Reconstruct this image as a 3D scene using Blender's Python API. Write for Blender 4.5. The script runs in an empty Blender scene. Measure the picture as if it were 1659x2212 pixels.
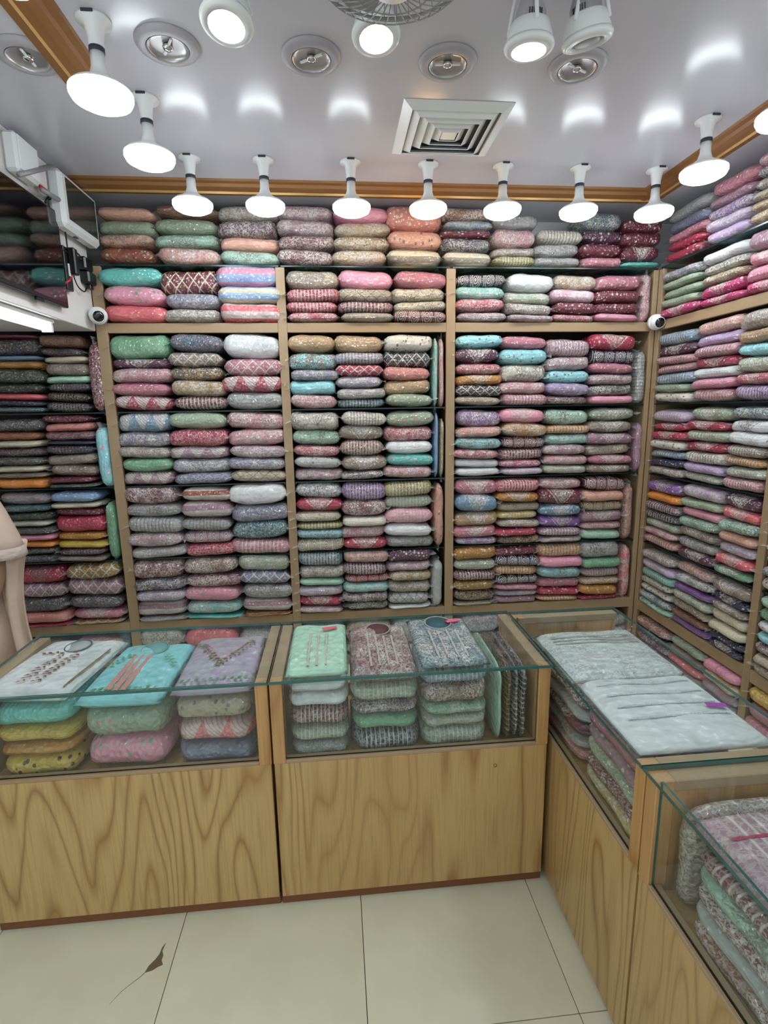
import bpy, bmesh, math, random
from mathutils import Vector, Matrix
rnd = random.Random(7)
S = bpy.context.scene
COL = S.collection

# ------------------------------------------------------------------ camera
CAM = Vector((-0.0783, -3.3129, 1.6897))
FPX, PITCH, YAW, ROLL = 1133.83, math.radians(10.9487), math.radians(5.1272), math.radians(-0.9407)
FW = Vector((math.sin(YAW)*math.cos(PITCH), math.cos(YAW)*math.cos(PITCH), -math.sin(PITCH)))
_r = Vector((math.cos(YAW), -math.sin(YAW), 0)); _u = _r.cross(FW)
RT = _r*math.cos(ROLL)+_u*math.sin(ROLL); UP = -_r*math.sin(ROLL)+_u*math.cos(ROLL)
cd = bpy.data.cameras.new('camera'); cam = bpy.data.objects.new('camera', cd); COL.objects.link(cam)
cd.sensor_fit = 'HORIZONTAL'; cd.sensor_width = 36.0; cd.lens = 36.0*FPX/1659.0
cd.clip_start = 0.02; cd.clip_end = 60
M = Matrix.Identity(4)
for i in range(3):
    M[i][0] = RT[i]; M[i][1] = UP[i]; M[i][2] = -FW[i]; M[i][3] = CAM[i]
cam.matrix_world = M
S.camera = cam

# ------------------------------------------------------------------ world, exposure
W = bpy.data.worlds.new('World'); S.world = W; W.use_nodes = True
W.node_tree.nodes['Background'].inputs[0].default_value = (0.93, 0.97, 1.0, 1)
W.node_tree.nodes['Background'].inputs[1].default_value = 0.55
S.view_settings.view_transform = 'Standard'; S.view_settings.look = 'None'
S.view_settings.gamma = 1.0; S.view_settings.use_curve_mapping = False
S.view_settings.exposure = 0.85
S.cycles.use_denoising = True
S.cycles.max_bounces = 4; S.cycles.diffuse_bounces = 3; S.cycles.glossy_bounces = 3; S.cycles.transparent_max_bounces = 14
S.cycles.adaptive_threshold = 0.05; S.cycles.use_light_tree = False
S.cycles.sample_clamp_indirect = 6.0
LAMP_STRENGTH = 16.0

def ray(px, py): return FW + RT*((px-829.5)/FPX) - UP*((py-1106)/FPX)
def at(px, py, ax, v):
    d = ray(px, py); return CAM + d*((v-CAM[ax])/d[ax])

# ------------------------------------------------------------------ helpers
def lin(c): return tuple(((x/255.0)/12.92 if x/255.0 <= .04045 else ((x/255.0+.055)/1.055)**2.4) for x in c)
def hexc(h): return lin(tuple(int(h[i:i+2], 16) for i in (0, 2, 4)))

def link(name, me, parent=None, loc=(0, 0, 0), mat=None):
    o = bpy.data.objects.new(name, me); COL.objects.link(o); o.location = loc
    if parent: o.parent = parent
    if mat is not None and me is not None and not me.materials: me.materials.append(mat)
    return o
def tag(o, label=None, cat=None, group=None, kind=None):
    if label: o['label'] = label
    if cat: o['category'] = cat
    if group: o['group'] = group
    if kind: o['kind'] = kind
    return o
def thing(name, label, cat, loc=(0, 0, 0), group=None):
    o = bpy.data.objects.new(name, None); COL.objects.link(o); o.location = loc; o.empty_display_size = .05
    return tag(o, label, cat, group)
def bm_mesh(bm, smooth=False, name='m'):
    me = bpy.data.meshes.new(name); bm.to_mesh(me); bm.free()
    if smooth:
        for p in me.polygons: p.use_smooth = True
    return me
def boxmesh(x0, x1, y0, y1, z0, z1, bevel=0.002):
    bm = bmesh.new()
    v = [bm.verts.new((x, y, z)) for z in (z0, z1) for y in (y0, y1) for x in (x0, x1)]
    for f in ((0, 2, 3, 1), (4, 5, 7, 6), (0, 1, 5, 4), (2, 6, 7, 3), (0, 4, 6, 2), (1, 3, 7, 5)):
        bm.faces.new([v[i] for i in f])
    if bevel: bmesh.ops.bevel(bm, geom=bm.edges[:], offset=bevel, segments=1, affect='EDGES')
    return bm_mesh(bm)
def box(name, x0, x1, y0, y1, z0, z1, mat, parent=None, bevel=0.002):
    L = Vector(parent.location) if parent else Vector((0, 0, 0))
    if parent and parent.parent: L = L+Vector(parent.parent.location)
    me = boxmesh(x0-L.x, x1-L.x, y0-L.y, y1-L.y, z0-L.z, z1-L.z, bevel)
    return link(name, me, parent, mat=mat)
def lathe(prof, seg=32, close=False):
    bm = bmesh.new(); rings = []
    for r, z in prof:
        if r < 1e-6: rings.append([bm.verts.new((0, 0, z))])
        else: rings.append([bm.verts.new((r*math.cos(2*math.pi*k/seg), r*math.sin(2*math.pi*k/seg), z)) for k in range(seg)])
    prs = list(zip(rings, rings[1:])) + ([(rings[-1], rings[0])] if close else [])
    for a, b in prs:
        for k in range(seg):
            q = [a[k % len(a)], a[(k+1) % len(a)], b[(k+1) % len(b)], b[k % len(b)]]
            q2 = []
            for w in q:
                if w not in q2: q2.append(w)
            if len(q2) > 2:
                try: bm.faces.new(q2)
                except ValueError: pass
    bmesh.ops.recalc_face_normals(bm, faces=bm.faces[:])
    return bm_mesh(bm, True)
def tubemesh(pts, r, seg=8, closed=False):
    pts = [Vector(p) for p in pts]; bm = bmesh.new(); rings = []; n = len(pts)
    up = Vector((0.13, 0.27, 1)).normalized()
    for i, p in enumerate(pts):
        a = pts[(i-1) % n] if (closed or i > 0) else p; b = pts[(i+1) % n] if (closed or i < n-1) else p
        t = (b-a).normalized(); s = t.cross(up)
        if s.length < 1e-3: s = t.cross(Vector((1, 0, 0)))
        s.normalize(); w = t.cross(s); rr = r[i] if isinstance(r, (list, tuple)) else r
        rings.append([bm.verts.new(p+(s*math.cos(2*math.pi*k/seg)+w*math.sin(2*math.pi*k/seg))*rr) for k in range(seg)])
    for i in range(n if closed else n-1):
        a, b = rings[i], rings[(i+1) % n]
        for k in range(seg): bm.faces.new((a[k], a[(k+1) % seg], b[(k+1) % seg], b[k]))
    if not closed: bm.faces.new(rings[0][::-1]); bm.faces.new(rings[-1])
    bmesh.ops.recalc_face_normals(bm, faces=bm.faces[:])
    return bm_mesh(bm, True)
def spline(pts, n=6):
    P = [Vector(p) for p in pts]; P = [P[0]*2-P[1]]+P+[P[-1]*2-P[-2]]; out = []
    for i in range(1, len(P)-2):
        for k in range(n):
            t = k/n; a, b, c, d = P[i-1:i+3]
            out.append(0.5*((2*b)+(c-a)*t+(2*a-5*b+4*c-d)*t*t+(3*b-a-3*c+d)*t**3))
    return out+[P[-2]]

# ------------------------------------------------------------------ node helper / materials
class N:
    def __init__(s, name):
        s.m = bpy.data.materials.new(name); s.m.use_nodes = True; s.t = s.m.node_tree; s.t.nodes.clear()
        s.out = s.t.nodes.new('ShaderNodeOutputMaterial')
    def n(s, typ, ins=None, **kw):
        nd = s.t.nodes.new(typ)
        for k, v in kw.items(): setattr(nd, k, v)
        for k, v in (ins or {}).items(): s.put(nd.inputs[k], v)
        return nd
    def put(s, sock, v):
        if isinstance(v, bpy.types.NodeSocket): s.t.links.new(v, sock)
        elif isinstance(v, bpy.types.Node): s.t.links.new(v.outputs[0], sock)
        else:
            if isinstance(v, (tuple, list)) and len(v) == 3 and sock.type == 'RGBA': v = (*v, 1)
            sock.default_value = v
    def math(s, op, a, b=0.0, c=0.0, clamp=False):
        nd = s.t.nodes.new('ShaderNodeMath'); nd.operation = op; nd.use_clamp = clamp
        for i, v in enumerate((a, b, c)): s.put(nd.inputs[i], v)
        return nd.outputs[0]
    def mix(s, f, a, b, blend='MIX'):
        nd = s.t.nodes.new('ShaderNodeMix'); nd.data_type = 'RGBA'; nd.blend_type = blend
        s.put(nd.inputs[0], f); s.put(nd.inputs[6], a); s.put(nd.inputs[7], b)
        return nd.outputs[2]
    def ramp(s, f, lo, hi):
        return s.n('ShaderNodeMapRange', {0: f, 1: lo, 2: hi}).outputs[0]
    def noise(s, vec, scale, detail=2.0, dist=0.0):
        return s.n('ShaderNodeTexNoise', {'Vector': vec, 'Scale': scale, 'Detail': detail, 'Distortion': dist}).outputs[0]
    def bsdf(s, **kw):
        b = s.n('ShaderNodeBsdfPrincipled', kw); s.t.links.new(b.outputs[0], s.out.inputs[0]); return b

def simple(name, col, rough=.5, metal=0.0, emit=None, es=0.0, coat=0.0, bump=0.0, bscale=60):
    k = N(name)
    kw = {'Base Color': lin(col), 'Roughness': rough, 'Metallic': metal, 'Coat Weight': coat}
    if emit: kw['Emission Color'] = lin(emit); kw['Emission Strength'] = es
    b = k.bsdf(**kw)
    if bump:
        tc = k.n('ShaderNodeTexCoord').outputs['Object']
        k.put(b.inputs['Normal'], k.n('ShaderNodeBump', {'Strength': bump, 'Distance': .01, 'Height': k.noise(tc, bscale, 3)}).outputs[0])
    return k.m

def wood(name, c1, c2, c3, axis, freq, stretch, rough=.35, fine=.35):
    k = N(name); tc = k.n('ShaderNodeTexCoord').outputs['Object']
    rv = k.n('ShaderNodeObjectInfo').outputs['Random']
    off = k.n('ShaderNodeCombineXYZ', {0: k.math('MULTIPLY', rv, 37.0), 1: k.math('MULTIPLY', rv, 11.0), 2: k.math('MULTIPLY', rv, 23.0)})
    v = k.n('ShaderNodeVectorMath', {0: tc, 1: off}, operation='ADD').outputs[0]
    sc = [4.2, 4.2, 4.2]; sc[axis] = 4.2*stretch
    m = k.n('ShaderNodeMapping', {'Vector': v, 'Scale': tuple(sc)}).outputs[0]
    big = k.noise(m, 1.0, 1.5, 0.25)
    line = k.math('FRACT', k.math('MULTIPLY', big, freq))
    soft = k.math('POWER', k.math('ABSOLUTE', k.math('SUBTRACT', k.math('MULTIPLY', line, 2.0), 1.0)), 3.5)
    sc2 = [150.0]*3; sc2[axis] = 5.0
    fib = k.noise(k.n('ShaderNodeMapping', {'Vector': v, 'Scale': tuple(sc2)}).outputs[0], 1.0, 3)
    col = k.mix(soft, lin(c1), lin(c2))
    band = k.ramp(k.noise(k.n('ShaderNodeMapping', {'Vector': v, 'Scale': tuple(x*.8 for x in sc)}).outputs[0], 1.0, 0), .4, .7)
    col = k.mix(k.math('MULTIPLY', band, .55), col, lin(c3))
    col = k.mix(k.math('MULTIPLY', k.ramp(fib, .45, .8), fine), col, lin(tuple(x*.72 for x in c2)))
    k.bsdf(**{'Base Color': col, 'Roughness': rough, 'Coat Weight': .15, 'Coat Roughness': .2})
    return k.m

M_WOODV = wood('oak_laminate_upright', (194, 162, 108), (153, 115, 64), (183, 148, 95), 2, 15.0, .17)
M_WOODP = wood('oak_laminate_post', (196, 152, 98), (158, 110, 62), (184, 142, 92), 2, 11.0, .15)
M_BEIGE = wood('beige_laminate', (166, 141, 110), (156, 131, 99), (162, 137, 105), 2, 3.0, .15, .5, .10)
M_BEIGEH = wood('beige_laminate_cross', (166, 141, 110), (156, 131, 99), (162, 137, 105), 0, 3.0, .15, .5, .10)
M_KICK = simple('dark_kick_board', (118, 74, 44), .5)
M_BACK = simple('shelf_back_board', (58, 48, 44), .7)
M_WHITE = simple('white_paint', (226, 226, 226), .45)
M_PANEL = simple('white_panel', (226, 224, 222), .35)
M_PLASTIC = simple('white_plastic', (230, 232, 232), .3)
M_GREYPL = simple('grey_metal', (150, 150, 152), .4, .2)
M_BLACK = simple('black_plastic', (18, 18, 22), .35)
M_SCREEN = simple('black_screen', (5, 6, 10), .07, coat=.5)
M_SCREEN2 = simple('grey_screen', (54, 56, 56), .12, coat=.4)
M_RED = simple('red_cable', (190, 40, 40), .4)
M_GOLD = simple('gold_moulding', (140, 96, 52), .4, .15)
M_GOLDL = simple('gold_line', (186, 148, 88), .35, .3)
M_GROUT = simple('grout', (92, 88, 74), .8)
M_CHROME = simple('chrome', (210, 210, 212), .15, 1.0)
M_DARK = simple('dark_slot', (52, 56, 66), .6)
M_LAMP = simple('lamp_glow', (255, 255, 255), .5, emit=(240, 250, 255), es=LAMP_STRENGTH)
M_LAMPW = simple('lamp_glow_warm', (255, 240, 220), .5, emit=(255, 200, 128), es=LAMP_STRENGTH)
M_SPOTG = simple('spot_glow', (255, 255, 255), .5, emit=(250, 250, 255), es=LAMP_STRENGTH)
M_TUBE = simple('tube_glow', (255, 255, 255), .5, emit=(240, 246, 255), es=7.0)
M_SKIN = simple('skin', (152, 120, 98), .5)
M_HAIR = simple('hair', (20, 16, 15), .5)

def ceiling_mat():
    k = N('ceiling_gloss'); tc = k.n('ShaderNodeTexCoord').outputs['Object']
    b = k.n('ShaderNodeBump', {'Strength': .05, 'Distance': .02, 'Height': k.noise(tc, 6, 2)}).outputs[0]
    k.bsdf(**{'Base Color': lin((196, 195, 203)), 'Roughness': .20, 'Specular IOR Level': .40, 'Normal': b}); return k.m
M_CEIL = ceiling_mat()
def tile_mat():
    k = N('floor_tile'); tc = k.n('ShaderNodeTexCoord').outputs['Object']
    c = k.mix(k.ramp(k.noise(tc, 5, 4), .35, .7), lin((222, 222, 196)), lin((214, 213, 185)))
    k.bsdf(**{'Base Color': c, 'Roughness': .28, 'Specular IOR Level': .4}); return k.m
M_TILE = tile_mat()
def glass_mat(name, tint, gloss=1.0, dirty=0.0):
    k = N(name)
    tr = k.n('ShaderNodeBsdfTransparent', {'Color': tint}); gl = k.n('ShaderNodeBsdfGlossy', {'Color': (1, 1, 1, 1), 'Roughness': .03})
    ge = k.n('ShaderNodeNewGeometry')
    c = k.math('ABSOLUTE', k.n('ShaderNodeVectorMath', {0: ge.outputs['Normal'], 1: ge.outputs['Incoming']}, operation='DOT_PRODUCT').outputs['Value'])
    fr = k.math('MULTIPLY_ADD', k.math('POWER', k.math('SUBTRACT', 1.0, c, clamp=True), 5.0), .96, .04)   # Schlick, both sides alike
    f = k.math('MULTIPLY', fr, gloss, clamp=True)
    m = k.n('ShaderNodeMixShader', {0: f, 1: tr, 2: gl})
    if dirty:
        d = k.n('ShaderNodeBsdfDiffuse', {'Color': (.75, .8, .78, 1)}); m = k.n('ShaderNodeMixShader', {0: dirty, 1: m, 2: d})
    k.t.links.new(m.outputs[0], k.out.inputs[0]); return k.m
M_GLASS = glass_mat('clear_glass', (.955, .985, .975, 1), .55, .012)
M_EDGE = simple('glass_edge_green', (44, 96, 92), .12, coat=.6)
M_EDGED = simple('shelf_edge_green', (22, 46, 46), .2)
M_SHELFG = glass_mat('shelf_glass', (.72, .86, .82, 1), .8)
M_FLAP = glass_mat('clear_plastic_film', (.97, .97, .97, 1), 5.0, .24)

def glass_slab(name, x0, x1, y0, y1, z0, z1, parent, mat=None, thin=2):
    """glass sheet: broad faces clear, narrow faces green; thin = axis of the thickness"""
    o = box(name, x0, x1, y0, y1, z0, z1, mat or M_GLASS, parent, 0)
    o.data.materials.append(M_EDGED if mat else M_EDGE)
    for p in o.data.polygons:
        if abs(p.normal[thin]) < .5: p.material_index = 1
    return o

# ------------------------------------------------------------------ fabric patterns (shared, coloured per packet)
def fabric(pat, top=False):
    k = N('packed_fabric_'+pat+('_top' if top else ''))
    oi = k.n('ShaderNodeObjectInfo'); base = oi.outputs['Color']; rv = oi.outputs['Random']
    acc = k.n('ShaderNodeAttribute', attribute_name='accent', attribute_type='OBJECT').outputs['Color']
    tc = k.n('ShaderNodeTexCoord').outputs['Object']
    sep = k.n('ShaderNodeSeparateXYZ', {0: tc}); x, y, z = sep.outputs[0], sep.outputs[1], sep.outputs[2]
    m0 = k.n('ShaderNodeMapping', {'Vector': tc, 'Scale': (.33, .26, .09) if not top else (.3, .4, .07)}).outputs[0]
    off = k.n('ShaderNodeCombineXYZ', {0: k.math('MULTIPLY', rv, 13.0), 1: k.math('MULTIPLY', rv, 7.0), 2: k.math('MULTIPLY', rv, 5.0)})
    v = k.n('ShaderNodeVectorMath', {0: m0, 1: off}, operation='ADD').outputs[0]
    vines = k.math('SUBTRACT', 1.0, k.ramp(k.math('ABSOLUTE', k.math('SUBTRACT', k.noise(v, 58, 2), .5)), .02, .075))
    vor = k.n('ShaderNodeTexVoronoi', {'Vector': v, 'Scale': 62.0}).outputs['Distance']
    dots = k.math('SUBTRACT', 1.0, k.ramp(vor, .22, .36))
    zz = y if top else k.math('SUBTRACT', z, .5)           # -.5 .. .5 across the seen face
    fac = None
    def frac(a): return k.math('FRACT', a)
    def tri(a): return k.math('ABSOLUTE', k.math('SUBTRACT', frac(a), .5))   # 0 .. .5
    if pat == 'plain': fac = k.math('MULTIPLY', k.ramp(k.noise(v, 14, 3), .5, .8), .18)
    elif pat == 'floral':
        g = k.ramp(k.noise(v, 16, 1), .36, .56)
        th = k.math('SUBTRACT', 1.0, k.ramp(k.math('ABSOLUTE', k.math('SUBTRACT', k.noise(v, 120, 1), .5)), .02, .09))
        fac = k.math('MULTIPLY', k.math('MAXIMUM', k.math('MAXIMUM', vines, dots), k.math('MULTIPLY', th, .6)), k.math('MULTIPLY_ADD', g, .6, .4))
    elif pat == 'lattice':
        a = k.math('MULTIPLY', x, 5.0); b = k.math('MULTIPLY', zz, 1.5)
        l = k.math('MINIMUM', tri(k.math('ADD', a, b)), tri(k.math('SUBTRACT', a, b)))
        l = k.math('SUBTRACT', 1.0, k.ramp(l, .03, .09))
        fac = k.math('MAXIMUM', l, k.math('MULTIPLY', dots, .55))
    elif pat == 'striped':
        l = k.math('SUBTRACT', 1.0, k.ramp(tri(k.math('MULTIPLY', x, 15.0)), .08, .2))
        c = k.math('SUBTRACT', 1.0, k.ramp(k.math('ABSOLUTE', x), .30, .42))
        l = k.math('MULTIPLY', l, k.math('MULTIPLY_ADD', c, .7, .25))
        fac = k.math('MAXIMUM', l, k.math('MULTIPLY', vines, .5))
    elif pat == 'motif':
        d = k.math('ADD', k.math('MULTIPLY', k.math('ABSOLUTE', x), 3.2), k.math('MULTIPLY', zz, -0.9))
        inside = k.math('SUBTRACT', 1.0, k.ramp(d, .32, .42))
        rim = k.math('SUBTRACT', 1.0, k.ramp(k.math('ABSOLUTE', k.math('SUBTRACT', k.math('MULTIPLY_ADD', vines, .10, d), .55)), .02, .06))
        big = k.n('ShaderNodeTexVoronoi', {'Vector': v, 'Scale': 26.0}).outputs['Distance']
        buti = k.math('SUBTRACT', 1.0, k.ramp(big, .16, .22))
        fac = k.math('MAXIMUM', k.math('MAXIMUM', k.math('MULTIPLY', inside, k.math('MULTIPLY_ADD', vines, .7, .3)), rim), buti)
    elif pat == 'geometric':
        t = k.math('MULTIPLY', tri(k.math('MULTIPLY', x, 3.0)), 2.0)
        up_ = k.ramp(k.math('SUBTRACT', k.math('ADD', t, zz), .5), -.02, .02)
        hat = k.ramp(tri(k.math('ADD', k.math('MULTIPLY', x, 16.0), k.math('MULTIPLY', zz, 6.0))), .1, .2)
        fac = k.math('MULTIPLY', up_, k.math('MULTIPLY_ADD', hat, .6, .35))
        fac = k.math('MAXIMUM', fac, k.math('MULTIPLY', vines, .35))
    elif pat == 'sequined':
        s1 = k.n('ShaderNodeTexVoronoi', {'Vector': v, 'Scale': 95.0})
        sq = k.math('SUBTRACT', 1.0, k.ramp(s1.outputs['Distance'], .25, .38))
        fac = k.math('MAXIMUM', k.math('MULTIPLY', sq, k.ramp(k.n('ShaderNodeSeparateColor', {0: s1.outputs['Color']}).outputs[0], .25, .7)), k.math('MULTIPLY', vines, .4))
    elif pat == 'scalloped':
        xs = k.math('SUBTRACT', frac(k.math('MULTIPLY', x, 4.0)), .5)
        r = k.math('SQRT', k.math('ADD', k.math('MULTIPLY', xs, xs), k.math('MULTIPLY', k.math('MULTIPLY', zz, zz), .36)))
        fac = k.math('MAXIMUM', k.math('MULTIPLY', k.math('SUBTRACT', 1.0, k.ramp(tri(k.math('MULTIPLY', r, 9.0)), .1, .3)), k.math('SUBTRACT', 1.0, k.ramp(r, .42, .5))), k.math('MULTIPLY', dots, .35))
    elif pat == 'banded':
        fac = k.math('MULTIPLY', k.ramp(tri(k.math('MULTIPLY_ADD', zz, 1.6, .25)), .2, .26), .85)
        fac = k.math('MAXIMUM', fac, k.math('MULTIPLY', dots, .3))
    elif pat == 'dotted':
        big = k.n('ShaderNodeTexVoronoi', {'Vector': v, 'Scale': 30.0}).outputs['Distance']
        fac = k.math('SUBTRACT', 1.0, k.ramp(big, .2, .27))
    col = k.mix(fac, base, acc)
    shade = k.noise(v, 24, 1.5)
    col = k.mix(k.math('MULTIPLY', k.ramp(shade, .45, .75), .25), col, k.mix(.6, base, (0.02, .02, .02, 1)))
    wv = k.n('ShaderNodeVectorMath', {0: v, 1: k.n('ShaderNodeMapping', {'Vector': v, 'Scale': (.5, .5, .9)}).outputs[0]}, operation='ADD').outputs[0]
    cr = k.n('ShaderNodeTexVoronoi', {'Vector': wv, 'Scale': 38.0 if not top else 20.0}, feature='F1').outputs['Distance']
    lay = k.math('SINE', k.math('MULTIPLY_ADD', z, 26.0, k.math('MULTIPLY', shade, 9.0)))
    folds = k.n('ShaderNodeBump', {'Strength': .45, 'Distance': .012, 'Height': k.math('MULTIPLY_ADD', lay, .10, shade)}).outputs[0]
    film = k.n('ShaderNodeBump', {'Strength': 1.0, 'Distance': .011 if not top else .010, 'Height': cr}).outputs[0]
    k.bsdf(**{'Base Color': col, 'Roughness': .62, 'Normal': folds, 'Coat Weight': 1.0 if not top else .6, 'Coat Roughness': .11 if not top else .2, 'Coat Normal': film, 'Coat IOR': 1.75 if not top else 1.5})
    return k.m
PATS = {'p': 'plain', 'f': 'floral', 'l': 'lattice', 's': 'striped', 'v': 'motif', 'g': 'geometric', 'q': 'sequined', 'm': 'scalloped', 'b': 'banded', 'd': 'dotted'}
FAB = {c: fabric(n) for c, n in PATS.items()}
FABT = {c: fabric(PATS[c], True) for c in 'pfslvdm'}
PATWORD = {'p': 'plain', 'f': 'embroidered', 'l': 'lattice-patterned', 's': 'striped', 'v': 'motif-embroidered', 'g': 'zigzag-patterned', 'q': 'sequined', 'm': 'scalloped', 'b': 'banded', 'd': 'dotted'}
PATNAME = {'p': 'plain_suit_packet', 'f': 'embroidered_suit_packet', 'l': 'lattice_suit_packet', 's': 'striped_suit_packet', 'v': 'motif_suit_packet', 'g': 'zigzag_suit_packet', 'q': 'sequined_suit_packet', 'm': 'scalloped_suit_packet', 'b': 'banded_suit_packet', 'd': 'dotted_suit_packet'}
PAL = dict(white=('d9dcde', 'white'), ivory=('d2cdc0', 'ivory'), cream=('d2c9ae', 'cream'), beige=('b6a88e', 'beige'), tan=('ab8c66', 'tan'), taupe=('8f7f72', 'taupe'),
    brown=('7c5442', 'brown'), rust=('93492c', 'rust'), peach=('dca48e', 'peach'), salmon=('c97f74', 'salmon'), coral=('dd5f68', 'coral'), pink=('e293ab', 'pink'),
    rose=('bb7283', 'dusty rose'), mauve=('9f7888', 'mauve'), lilac=('b89fc4', 'lilac'), lavender=('9a8cae', 'lavender'), purple=('82559e', 'purple'), plum=('582a46', 'dark plum'),
    maroon=('6f2338', 'maroon'), crimson=('ae2248', 'crimson'), red=('b52f38', 'red'), magenta=('c52c70', 'magenta'), mustard=('b47a1e', 'mustard'), gold=('9c7b38', 'old gold'),
    yellow=('ccaa34', 'yellow'), orange=('e68a16', 'orange'), olive=('8c8420', 'olive'), sage=('94a68c', 'sage green'), green=('6ea27e', 'green'), mint=('a4d0b8', 'mint'),
    teal=('2c6672', 'dark teal'), turq=('58bdb4', 'turquoise'), aqua=('8cd2da', 'aqua'), blue=('7ba2cc', 'light blue'), steel=('668ba6', 'steel blue'), slate=('727690', 'slate'),
    navy=('20284a', 'navy'), grey=('8f8f92', 'grey'), silver=('aaaeab', 'silver grey'), charcoal=('3a3a44', 'charcoal'), black=('1b1b22', 'black'), dkgreen=('2a3c30', 'dark green'))
LIGHT = {'white', 'ivory', 'cream', 'beige', 'silver', 'aqua', 'mint', 'peach'}

# ------------------------------------------------------------------ packet meshes
def packet_mesh(seed):
    r = random.Random(seed); bm = bmesh.new(); NX, NR = 17, 22
    point = seed % 2; crease = r.uniform(.35, .65); ph = [r.uniform(0, 6.28) for _ in range(6)]; sq = r.uniform(2.6, 3.6)
    rings = []
    for i in range(NX):
        x = -0.5+i/(NX-1); t = abs(2*x)
        h = (1-t**(9 if not point else 4.5)*(.62 if not point else .86))**.5; d = max(.55, (1-t**9*.5)**.5)
        if point and t > .9: h *= .7
        zc = .5+.045*math.sin(2.6*x+ph[0])*(.3+t)
        ring = []
        for k in range(NR):
            a = 2*math.pi*k/NR; c, s = math.cos(a), math.sin(a)
            yy = .5*d*math.copysign(abs(c)**(2/sq), c); z2 = .5*h*math.copysign(abs(s)**(2/3.2), s)
            z2 *= 1+.06*math.sin(7*x+ph[1]+2*a)+.10*max(0, t-.55)*math.sin(5*a+ph[3])+.03*math.sin(17*x+ph[4]+3*a)
            if c < 0: yy *= 1-.07*math.exp(-((z2-(crease-.5))/.07)**2)+.025*math.sin(9*x+ph[2]+3*z2)
            ring.append(bm.verts.new((x, yy, zc+z2)))
        rings.append(ring)
    for a, b in zip(rings, rings[1:]):
        for k in range(NR): bm.faces.new((a[k], b[k], b[(k+1) % NR], a[(k+1) % NR]))
    bm.faces.new(rings[0]); bm.faces.new(rings[-1][::-1])
    bmesh.ops.recalc_face_normals(bm, faces=bm.faces[:])
    return bm_mesh(bm, True, 'folded_suit')
NV = 8
PK = {c: [] for c in PATS}
for s_ in range(NV):
    base = packet_mesh(100+s_)
    for c in PATS:
        me = base.copy(); me.materials.append(FAB[c]); PK[c].append(me)
def flap_mesh(seed, side):
    r = random.Random(seed); bm = bmesh.new(); rows = []
    n = 7
    for i in range(3):
        row = []
        for k in range(n):
            t = k/(n-1)-.5; ext = (0, .5, 1)[i]
            x = side*(.452+ext*(.095+.06*r.random())); y = t*(.75+.12*ext)-.06
            z = .5+(r.random()-.5)*.34*ext+(.18-.5*abs(t))*.3*ext
            row.append(bm.verts.new((x, y, z)))
        rows.append(row)
    for a, b in zip(rows, rows[1:]):
        for k in range(n-1): bm.faces.new((a[k], a[k+1], b[k+1], b[k]))
    return bm_mesh(bm, False, 'sleeve_flap')
FL = [flap_mesh(300+i, -1 if i % 2 == 0 else 1) for i in range(8)]
for f_ in FL: f_.materials.append(M_FLAP)

ACC_L = lin((120, 112, 108)); ACC_S = lin((198, 192, 186)); ACC_G = lin((190, 160, 110))
def packet(code, pos, size, rz, label, group, tilt=0.0, roll=0.0, upright=False, flap=True, dim=False):
    """pos = centre of the base; size = width, depth, height of the packet as it lies"""
    parts_ = code.split('.'); cn = parts_[0]; pc = parts_[1] if len(parts_) > 1 else 'f'
    o = thing(PATNAME[pc], label, 'packet', pos, group)
    w, d, h = size
    o.rotation_euler = (0, tilt, rz)
    b = link('folded_suit', PK[pc][rnd.randrange(NV)], o)
    b.scale = (w, d, h)
    j = rnd.uniform(.9, 1.1); c = hexc(PAL[cn][0]); lu = .3*c[0]+.55*c[1]+.15*c[2]; c = tuple((q*.92+lu*.08)*(.93 if pc != 'p' else 1.0) for q in c); b.color = (min(1, c[0]*j), min(1, c[1]*j), min(1, c[2]*j), 1)
    a = ACC_L if cn in LIGHT else ACC_S
    if len(parts_) > 2: a = hexc(PAL[parts_[2]][0])
    elif cn in ('black', 'dkgreen', 'rust', 'navy') and rnd.random() < .5: a = ACC_G
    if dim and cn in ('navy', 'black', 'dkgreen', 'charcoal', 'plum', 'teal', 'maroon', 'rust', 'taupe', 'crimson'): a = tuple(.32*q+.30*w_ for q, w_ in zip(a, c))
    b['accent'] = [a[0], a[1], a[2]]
    if flap:
        f = link('sleeve_flap', FL[rnd.randrange(8)], o); f.scale = (w, d, h)
    if upright:   # stand on its long side: width becomes height
        b.rotation_euler = (0, math.radians(90), 0); b.location = (-h/2, 0, w/2)
        if flap: f.rotation_euler = (0, math.radians(90), 0); f.location = (-h/2, 0, w/2)
    return o
ORD = ['topmost', 'second', 'third', 'fourth', 'fifth', 'sixth', 'seventh', 'eighth', 'ninth', 'tenth', 'eleventh', 'twelfth', 'thirteenth']
def ordw(i, n): return 'top' if i == 0 else ('bottom' if i == n-1 else ORD[i]+' from top')
def lab(code, where, i=None, n=None):
    p = code.split('.'); pc = p[1] if len(p) > 1 else 'f'
    s = PAL[p[0]][1]+' '+PATWORD[pc]+' packet'
    if i is not None: s += ', '+ordw(i, n)
    return s+', '+where

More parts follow.
